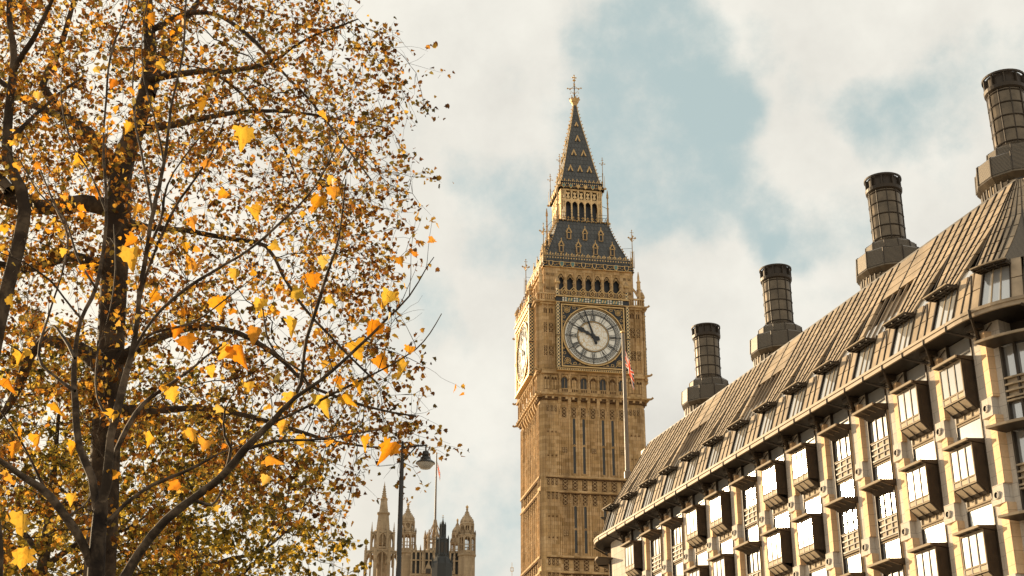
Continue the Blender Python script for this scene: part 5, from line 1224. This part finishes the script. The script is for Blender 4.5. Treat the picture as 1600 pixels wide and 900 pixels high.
def big_tree(name, label, seeds, crown, na, step, leafsize, nleaf, mat, grp, tip=.006, extra=2, L=.75, bark='bark', outline=LB, cut=None, keep=1.0, jit=.12):
    pos = seeds[0][0]; root = empty(name, (0, 0, 0), 0, label, 'tree', grp)
    nodes, par, nb = grow(seeds, crown, step, step*1.6, step*9, 90)
    chains, tips, rad, kids = branches_from(nodes, par, nb, tip)
    main = [(c[:, :3], np.maximum(c[:, 3], .012)) for c in seeds]
    thin = [i for i in range(nb, len(nodes)) if rad[i] < tip*3.6]
    src = [nodes[i] for i in thin]; dr = [(nodes[i]-nodes[par[i]]).normalized() for i in thin]
    tw, tp = twiggy(src, dr, extra, L, tip*.8)
    V, Q = tube_mesh(main, 10); rx, ry = main[0][0][0][:2]
    root.location = (rx, ry, 0); sh = np.array([rx, ry, 0])
    quads('trunk', V-sh, Q, bark, root)
    V, Q = tube_mesh(chains+tw, 6); quads('branches', V-sh, Q, bark, root)
    if cut is not None: tp = tp[cut(tp)]
    f = np.sin(tp[:, 0]*2.3+1.3)*np.sin(tp[:, 1]*2.1+.7)+np.sin(tp[:, 2]*2.6+tp[:, 0]*1.1)*.8+rng.normal(0, .45, len(tp)); tp = tp[f > np.quantile(f, .38)]
    idx = rng.integers(0, len(tp), nleaf); P = tp[idx]+rng.normal(0, jit, (nleaf, 3))
    leaf_mesh('crown', P-sh, leafsize, mat, root, outline)
    print(name, 'nodes', len(nodes), 'twigs', len(tw)); return root

YA = 34.0
def tr(base, pts, Y=YA, dY=0, step=.35): return limb(pts, Y, dY, step)
def ground_limb(x, Y, w0, pts, step):
    g = [(x, Y, -.2, w0), (x, Y, 2.5, w0*.85)]; n = []
    for q in pts: p = at(q[0], q[1], Y+(q[3] if len(q) > 3 else 0)); n.append((p.x, p.y, p.z, q[2]*.5*mpp(Y)))
    return catmull(g+n, step)
xa = at(160, 900, YA).x
A = [ground_limb(xa, YA, .50, [(155, 900, 52), (165, 700, 50), (172, 560, 48), (178, 440, 48), (185, 350, 46), (190, 262, 42), (216, 190, 34), (234, 110, 28), (232, 30, 23), (226, -60, 20), (235, -160, 15), (228, -300, 8)], .4)]
for dY, pts in ((-2, [(188, 300, 26), (158, 238, 20), (128, 200, 19), (92, 165, 18), (68, 132, 15), (90, 85, 12), (108, 30, 10), (130, -50, 8), (140, -130, 5)]),
    (2, [(180, 262, 24), (140, 205, 16), (95, 182, 14), (45, 160, 14), (5, 128, 12), (-60, 85, 9), (-140, 60, 6)]),
    (-3, [(182, 330, 30), (130, 318, 28), (70, 325, 28), (10, 312, 24), (-60, 270, 18), (-150, 230, 12), (-220, 200, 7)]),
    (-4, [(226, 128, 17), (268, 118, 13), (320, 112, 10), (350, 112, 9), (420, 96, 7), (480, 60, 5), (560, 30, 3)]),
    (3, [(214, 205, 18), (270, 195, 13), (330, 182, 10), (400, 174, 8), (460, 175, 6), (540, 188, 4), (600, 200, 3)]),
    (-2, [(186, 345, 22), (230, 356, 12), (290, 360, 9), (350, 372, 8), (415, 385, 7), (442, 430, 6), (475, 480, 5), (530, 540, 4), (590, 600, 3)]),
    (4, [(232, 150, 20), (258, 80, 15), (290, 30, 12), (345, -50, 9), (380, -140, 5)]),
    (-5, [(240, 45, 12), (300, 20, 10), (352, 28, 9), (400, 68, 8), (430, 100, 6), (480, 150, 5), (530, 215, 4), (580, 280, 3)]),
    (2, [(330, 115, 6), (360, 130, 6), (405, 175, 5), (440, 225, 4), (470, 290, 3)]),
    (-4, [(172, 570, 30), (230, 535, 16), (300, 512, 12), (372, 520, 10), (430, 555, 8), (500, 610, 6), (590, 640, 4), (650, 650, 3)]),
    (4, [(168, 640, 28), (240, 640, 14), (330, 640, 10), (420, 660, 7), (520, 690, 5), (600, 700, 3), (655, 695, 2)]),
    (3, [(172, 590, 28), (120, 545, 24), (60, 535, 20), (35, 590, 18), (10, 640, 12), (-40, 690, 8)]),
    (-3, [(180, 430, 24), (110, 400, 18), (40, 420, 14), (-40, 400, 9)])):
    A.append(limb(pts, YA, dY, .4))
cA = at(190, 330, YA)
crownA = ellipsoid(2700, (cA.x, cA.y, cA.z), (8.0, 7.5, 10.4), .35, (1.0, -.42))
for (bx, by, rx_, rz_, nb_) in ((590, 120, 1.3, 1.6, 60), (600, 320, 1.2, 2.0, 70), (585, 500, 1.2, 1.6, 60), (610, 640, 1.2, .9, 80), (635, 700, .8, .5, 40), (640, 150, .5, .6, 12), (520, 690, 1.5, .9, 60), (420, 760, 1.4, 1.2, 60), (520, 780, .8, 1.0, 20)):
    cb_ = at(bx, by, YA-1.5); crownA = np.vstack([crownA, ellipsoid(nb_, tuple(cb_), (rx_, 2.0, rz_), .8)])
px_of = lambda P: 800+FPX*P[:, 0]/(P[:, 1]*math.cos(TILT)+(P[:, 2]-1.6)*math.sin(TILT))
big_tree('plane_tree', 'large plane tree with rusty autumn leaves and thick dark limbs, behind the pale young tree', A, crownA, 0, .38, .14, 40000, 'leaf_autumn', None, tip=.007, extra=2, L=.8)
# low hanging spray of the same street row, further back
YB = 50.0
def simple_seeds(px, Y, r, tops, spread, k=9):
    b = at(px, 900, Y); s = [catmull([(b.x, Y, -.2, r), (b.x+.1, Y, 3.5, r*.85), (b.x-.1, Y+.1, 7, r*.75), (b.x+.1, Y, tops*.62, r*.55), (b.x, Y-.1, tops*.85, r*.2)], .5)]
    for i in range(k):
        z = lerp(tops*.33, tops*.62, i/k); a = i*2.4; L = spread*rng.uniform(.5, .75)
        s.append(catmull([(b.x, Y, z, r*.4), (b.x+L*.35*math.cos(a), Y+L*.35*math.sin(a), z+L*.3, r*.28), (b.x+L*.7*math.cos(a), Y+L*.7*math.sin(a), z+L*.42, r*.18), (b.x+L*math.cos(a), Y+L*math.sin(a), z+L*.7, r*.08)], .5))
    return s
def rear_tree(px, Y, ptop, rx, label, nleaf, r=.3, extra=2, size=.2):
    z1 = at(px, ptop, Y).z; b = at(px, 900, Y); zc = (z1+4)/2; s = simple_seeds(px, Y, r, z1, rx, 10)
    cr_ = ellipsoid(1100, (b.x, Y, zc), (rx, rx, (z1-4)/2), .3, (1.1, -.5))
    big_tree('plane_tree', label, s, cr_, 0, .5, size, nleaf, 'leaf_green', 'street trees behind the big plane tree', tip=.009, extra=extra, L=.9)
rear_tree(60, 46, 530, 7.5, 'leafy green and yellow plane tree filling the bottom left corner behind the others', 19000)
rear_tree(270, 52, 600, 7.0, 'dense yellow green tree low down behind, nearest the palace towers', 17000)
# tree at the left edge with its bare dark stem
YD = 27.0; xd = at(20, 900, YD).x
D_ = [ground_limb(xd-.6, YD, .26, [(-10, 900, 30), (-30, 700, 28), (-5, 520, 26), (38, 330, 24), (12, 250, 20), (14, 170, 17), (22, 90, 14), (14, 20, 11), (20, -80, 8), (10, -200, 5)], .35)]
D_.append(limb([(14, 300, 20), (-30, 240, 14), (-90, 200, 9), (-160, 150, 5)], YD, 2, .35)); D_.append(limb([(20, 110, 12), (50, 60, 9), (90, -20, 6), (120, -90, 4)], YD, -2, .35)); D_.append(limb([(14, 220, 12), (45, 190, 8), (90, 150, 6), (130, 120, 4)], YD, 2, .35))
cD = at(-40, 150, YD); big_tree('plane_tree', 'plane tree at the left edge with a single crooked dark stem', D_, ellipsoid(420, (cD.x, cD.y, cD.z), (3.6, 3.5, 6.5), .4, (1.2, -.4)), 0, .36, .15, 2600, 'leaf_autumn', None, tip=.006, extra=2, L=.6)

# ---- pale young plane tree in front, traced stem by stem
YF = 12.0; xf = at(152, 960, YF).x
F0 = [ground_limb(xf, YF, .085, [(150, 965, 31), (150, 900, 29), (153, 845, 26), (157, 800, 24), (159, 775, 20)], .15)]
stems = [
 (-.6, [(145, 885, 15), (128, 850, 13), (105, 815, 13), (75, 775, 12), (40, 748, 11), (0, 720, 10), (-60, 680, 8)]),
 (.7, [(152, 795, 15), (143, 745, 13), (124, 700, 12), (117, 650, 11), (114, 590, 9), (118, 545, 8), (128, 500, 7), (148, 448, 6), (160, 395, 6), (166, 330, 5), (163, 250, 5), (165, 170, 4), (174, 80, 4), (196, 30, 3), (205, -20, 2)]),
 (-.4, [(160, 790, 17), (168, 730, 15), (180, 660, 14), (189, 605, 12), (203, 560, 10), (214, 505, 9), (219, 440, 8), (229, 395, 8), (238, 330, 7), (256, 255, 6), (268, 170, 5), (284, 95, 4), (290, 10, 3), (298, -60, 2)]),
 (.4, [(163, 780, 11), (178, 725, 10), (198, 668, 9), (222, 632, 8), (248, 612, 7), (290, 585, 5), (322, 558, 4), (370, 520, 3)]),
 (-1.0, [(156, 955, 22), (190, 905, 17), (218, 862, 15), (258, 812, 14), (300, 780, 13), (342, 748, 12), (378, 704, 11), (425, 660, 10), (462, 622, 8), (520, 580, 6), (560, 542, 5), (600, 502, 4), (640, 462, 3), (666, 420, 2), (678, 402, 1.5)]),
 (-1.2, [(425, 660, 7), (470, 640, 6), (520, 615, 5), (570, 590, 4), (610, 570, 3), (650, 545, 2.4), (672, 520, 2), (690, 490, 1.4)]),
 (.8, [(165, 822, 9), (200, 786, 7), (240, 757, 6), (285, 738, 5), (330, 716, 4), (350, 706, 3), (400, 690, 2)]),
 (-.9, [(445, 640, 8), (470, 600, 7), (478, 530, 6), (497, 473, 6), (517, 413, 5), (530, 370, 4), (536, 320, 3), (540, 280, 2)]),
 (.6, [(205, 555, 7), (240, 500, 6), (290, 450, 6), (350, 413, 6), (395, 385, 5), (433, 353, 5), (483, 303, 4), (510, 260, 3), (540, 200, 2)]),
 (1.0, [(118, 560, 7), (85, 510, 5), (50, 545, 4)]),
 (1.0, [(116, 610, 7), (90, 590, 5), (60, 555, 5), (80, 480, 4), (100, 420, 4), (105, 370, 4), (85, 320, 4), (65, 270, 3), (40, 210, 2)]),
 (-.8, [(128, 500, 5), (100, 465, 4), (80, 440, 4), (40, 410, 3), (0, 395, 2)]),
 (-.5, [(229, 395, 6), (250, 350, 5), (262, 290, 4), (300, 230, 3), (340, 180, 2), (350, 120, 1.5)]),
 (.5, [(238, 330, 5), (225, 260, 4), (213, 200, 4), (208, 130, 3), (212, 60, 2)]),
 (-.5, [(212, 500, 6), (228, 430, 5), (270, 330, 5), (290, 300, 4), (330, 240, 3), (350, 190, 2)]),
 (.7, [(300, 780, 6), (330, 790, 4), (350, 760, 3)]),
 (-.5, [(355, 735, 7), (362, 700, 6), (350, 680, 4), (352, 640, 3), (375, 600, 2)]),
 (.6, [(378, 704, 7), (430, 690, 5), (480, 688, 4), (540, 680, 3), (590, 672, 2)]),
 (-.5, [(484, 615, 5), (470, 580, 4), (440, 560, 3), (418, 530, 3), (410, 480, 2)]),
 (.7, [(180, 660, 7), (160, 640, 5), (150, 600, 4), (155, 540, 3), (172, 490, 3), (180, 420, 3), (178, 350, 2)]),
 (.5, [(100, 810, 6), (130, 790, 3), (150, 760, 2)]),
 (-.7, [(75, 775, 6), (40, 700, 4), (0, 640, 3), (-30, 600, 2)]),
 (.9, [(203, 560, 6), (215, 540, 5), (240, 520, 5), (300, 505, 4), (350, 470, 3), (400, 430, 2)]),
 (.3, [(166, 330, 4), (140, 270, 3), (110, 220, 3), (95, 150, 2), (100, 90, 1.5)]),
 (-.4, [(256, 255, 4), (240, 180, 3), (225, 120, 3), (222, 60, 2), (230, 0, 2)]),
 (.6, [(560, 542, 3), (600, 545, 2), (640, 560, 1.5), (662, 572, 1)]),
 (.4, [(148, 448, 4), (120, 400, 4), (100, 340, 3), (60, 300, 3), (30, 250, 2), (0, 220, 2)]),
]
for dY, p in stems: F0.append(limb(p, YF, dY, .12))
root = empty('young_plane_tree', (xf, YF, 0), 0, 'pale slender young plane tree in front with few big yellow and orange leaves', 'tree')
sh = np.array([xf, YF, 0]); trunk = [F0[0]]; rest = F0[1:]
V, Q = tube_mesh([(c[:, :3], c[:, 3]) for c in trunk], 14); quads('trunk', V-sh, Q, 'bark_young', root)
br_ = [(c[:, :3], np.maximum(c[:, 3], .0022)) for c in rest]
# knots and fine side shoots
shoots = []; tip_pts = []
for c in rest:
    n = len(c)
    for k in range(int(n*.22)):
        i = rng.integers(int(n*.25), n-1); p = c[i, :3]; t = c[min(i+1, n-1), :3]-c[i-1, :3]; t /= np.linalg.norm(t)+1e-9
        v = t*.9+rng.normal(0, .45, 3); v[2] += .35; v /= np.linalg.norm(v); L = rng.uniform(.2, .7); P = [p]; seg = 7
        for s in range(seg): v = v+rng.normal(0, .12, 3)+np.array([0, 0, .04]); v /= np.linalg.norm(v); P.append(P[-1]+v*L/seg)
        r0 = min(.006, c[i, 3]*.6); shoots.append((np.array(P), np.linspace(r0, .0014, seg+1))); tip_pts.append(P[-1]); tip_pts.append(P[4])
big = [(30, 822, 46), (36, 876, 42), (205, 382, 30), (212, 408, 46), (180, 655, 28), (305, 418, 46), (340, 477, 36), (294, 537, 42), (270, 618, 30), (374, 558, 44), (350, 552, 34), (386, 608, 24), (318, 700, 32), (332, 772, 24), (458, 626, 30), (507, 633, 34), (604, 705, 38), (556, 552, 40), (580, 515, 34), (596, 566, 30), (626, 573, 30),
 (604, 467, 30), (486, 442, 34), (468, 460, 28), (494, 318, 30), (521, 303, 26), (380, 215, 42), (398, 330, 30), (425, 720, 26), (415, 752, 20), (299, 680, 26), (240, 465, 24), (440, 665, 28), (404, 478, 26), (400, 528, 34), (318, 165, 30), (176, 132, 22), (346, 305, 22), (460, 240, 22), (505, 410, 24), (560, 600, 22), (640, 548, 20), (345, 640, 22), (112, 700, 20), (60, 690, 24), (20, 470, 22), (12, 600, 24), (250, 100, 22), (240, 30, 26), (330, 580, 22), (430, 600, 22), (505, 180, 24), (150, 300, 20), (92, 355, 22), (215, 330, 26), (140, 430, 24), (275, 520, 26), (455, 510, 26), (520, 470, 24), (545, 625, 26), (470, 690, 24), (235, 690, 24), (175, 745, 24), (85, 640, 26), (30, 560, 24), (365, 430, 26), (430, 385, 24), (300, 350, 24), (330, 255, 24), (200, 200, 22), (120, 250, 22), (60, 150, 22), (270, 760, 24), (570, 690, 22), (20, 700, 26), (110, 780, 22)]
BPTS = np.concatenate([c[:, :3] for c in rest]+[s_[0] for s_ in shoots])
def pix(P): w_ = P[:, 1]*math.cos(TILT)+(P[:, 2]-1.6)*math.sin(TILT); return np.stack([800+FPX*P[:, 0]/w_, 450-FPX*(-P[:, 1]*math.sin(TILT)+(P[:, 2]-1.6)*math.cos(TILT))/w_], 1)
BPX = pix(BPTS); bp, anchor = [], []
for x, y, s in big:      # every leaf hangs at the depth of the twig that carries it
    k = int(np.argmin(((BPX-np.array([x, y-12]))**2).sum(1))); anchor.append(BPTS[k]); bp.append(tuple(at(x, y, BPTS[k, 1])))
bp = np.array(bp); bs = np.array([s for x, y, s in big])*mpp(YF)*1.0
def place_big():
    n = len(bp); h = LH; m = len(h); pts = np.concatenate([h, h[1:-1]*[-1, 1]]); K = len(pts); side = np.abs(pts[:, 0])
    Vv = []; stalk = []
    for i in range(n):
        az = rng.uniform(0, 2*PI); dn = np.array([rng.normal(0, .55), rng.normal(0, .35), -1.0]); dn /= np.linalg.norm(dn)
        X = np.array([math.cos(az*.15), .5*math.sin(az), .15*math.sin(az)]); X -= dn*(X@dn); X /= np.linalg.norm(X); N_ = np.cross(dn, X); s = bs[i]
        fo = rng.uniform(.0, 1.0); cu = rng.uniform(-.3, .85)
        u = pts[:, 0]*rng.uniform(.85, 1.15, K); v = pts[:, 1]; w = side*fo*1.4-(v**2)*cu+rng.normal(0, .07, K)+.10*np.sin(6*u+rng.uniform(0, 6))*side*2
        V_ = bp[i]-dn*s*.5+s*(u[:, None]*X+v[:, None]*dn+w[:, None]*N_); Vv.append(V_)
        b0 = V_[0]; an_ = anchor[i]; mid = b0*.5+an_*.5+np.array([0, 0, .12*np.linalg.norm(an_-b0)])+rng.normal(0, .01, 3); stalk.append((np.array([b0, b0*.7+mid*.3, mid, mid*.4+an_*.6, an_]), np.array([.0016, .0018, .002, .0024, .003])))
    right = list(range(m)); left = [0, m-1]+list(range(K-1, m-1, -1)); lo = np.array(right+left); Lp = (lo[None]+(np.arange(n)*K)[:, None]).ravel(); tot = np.tile([len(right), len(left)], n)
    np_mesh('crown', np.concatenate(Vv)-sh, Lp, np.concatenate([[0], np.cumsum(tot)[:-1]]), tot, 'leaf_big', root)
    return stalk
stalk = place_big()
V, Q = tube_mesh(br_+shoots+stalk, 9); quads('branches', V-sh, Q, 'twig_young', root)
tpp = np.array(tip_pts); ix = rng.integers(0, len(tpp), 260); leaf_mesh('small_leaves', tpp[ix]-sh+rng.normal(0, .04, (260, 3)), .085, 'leaf_big', root, LH)
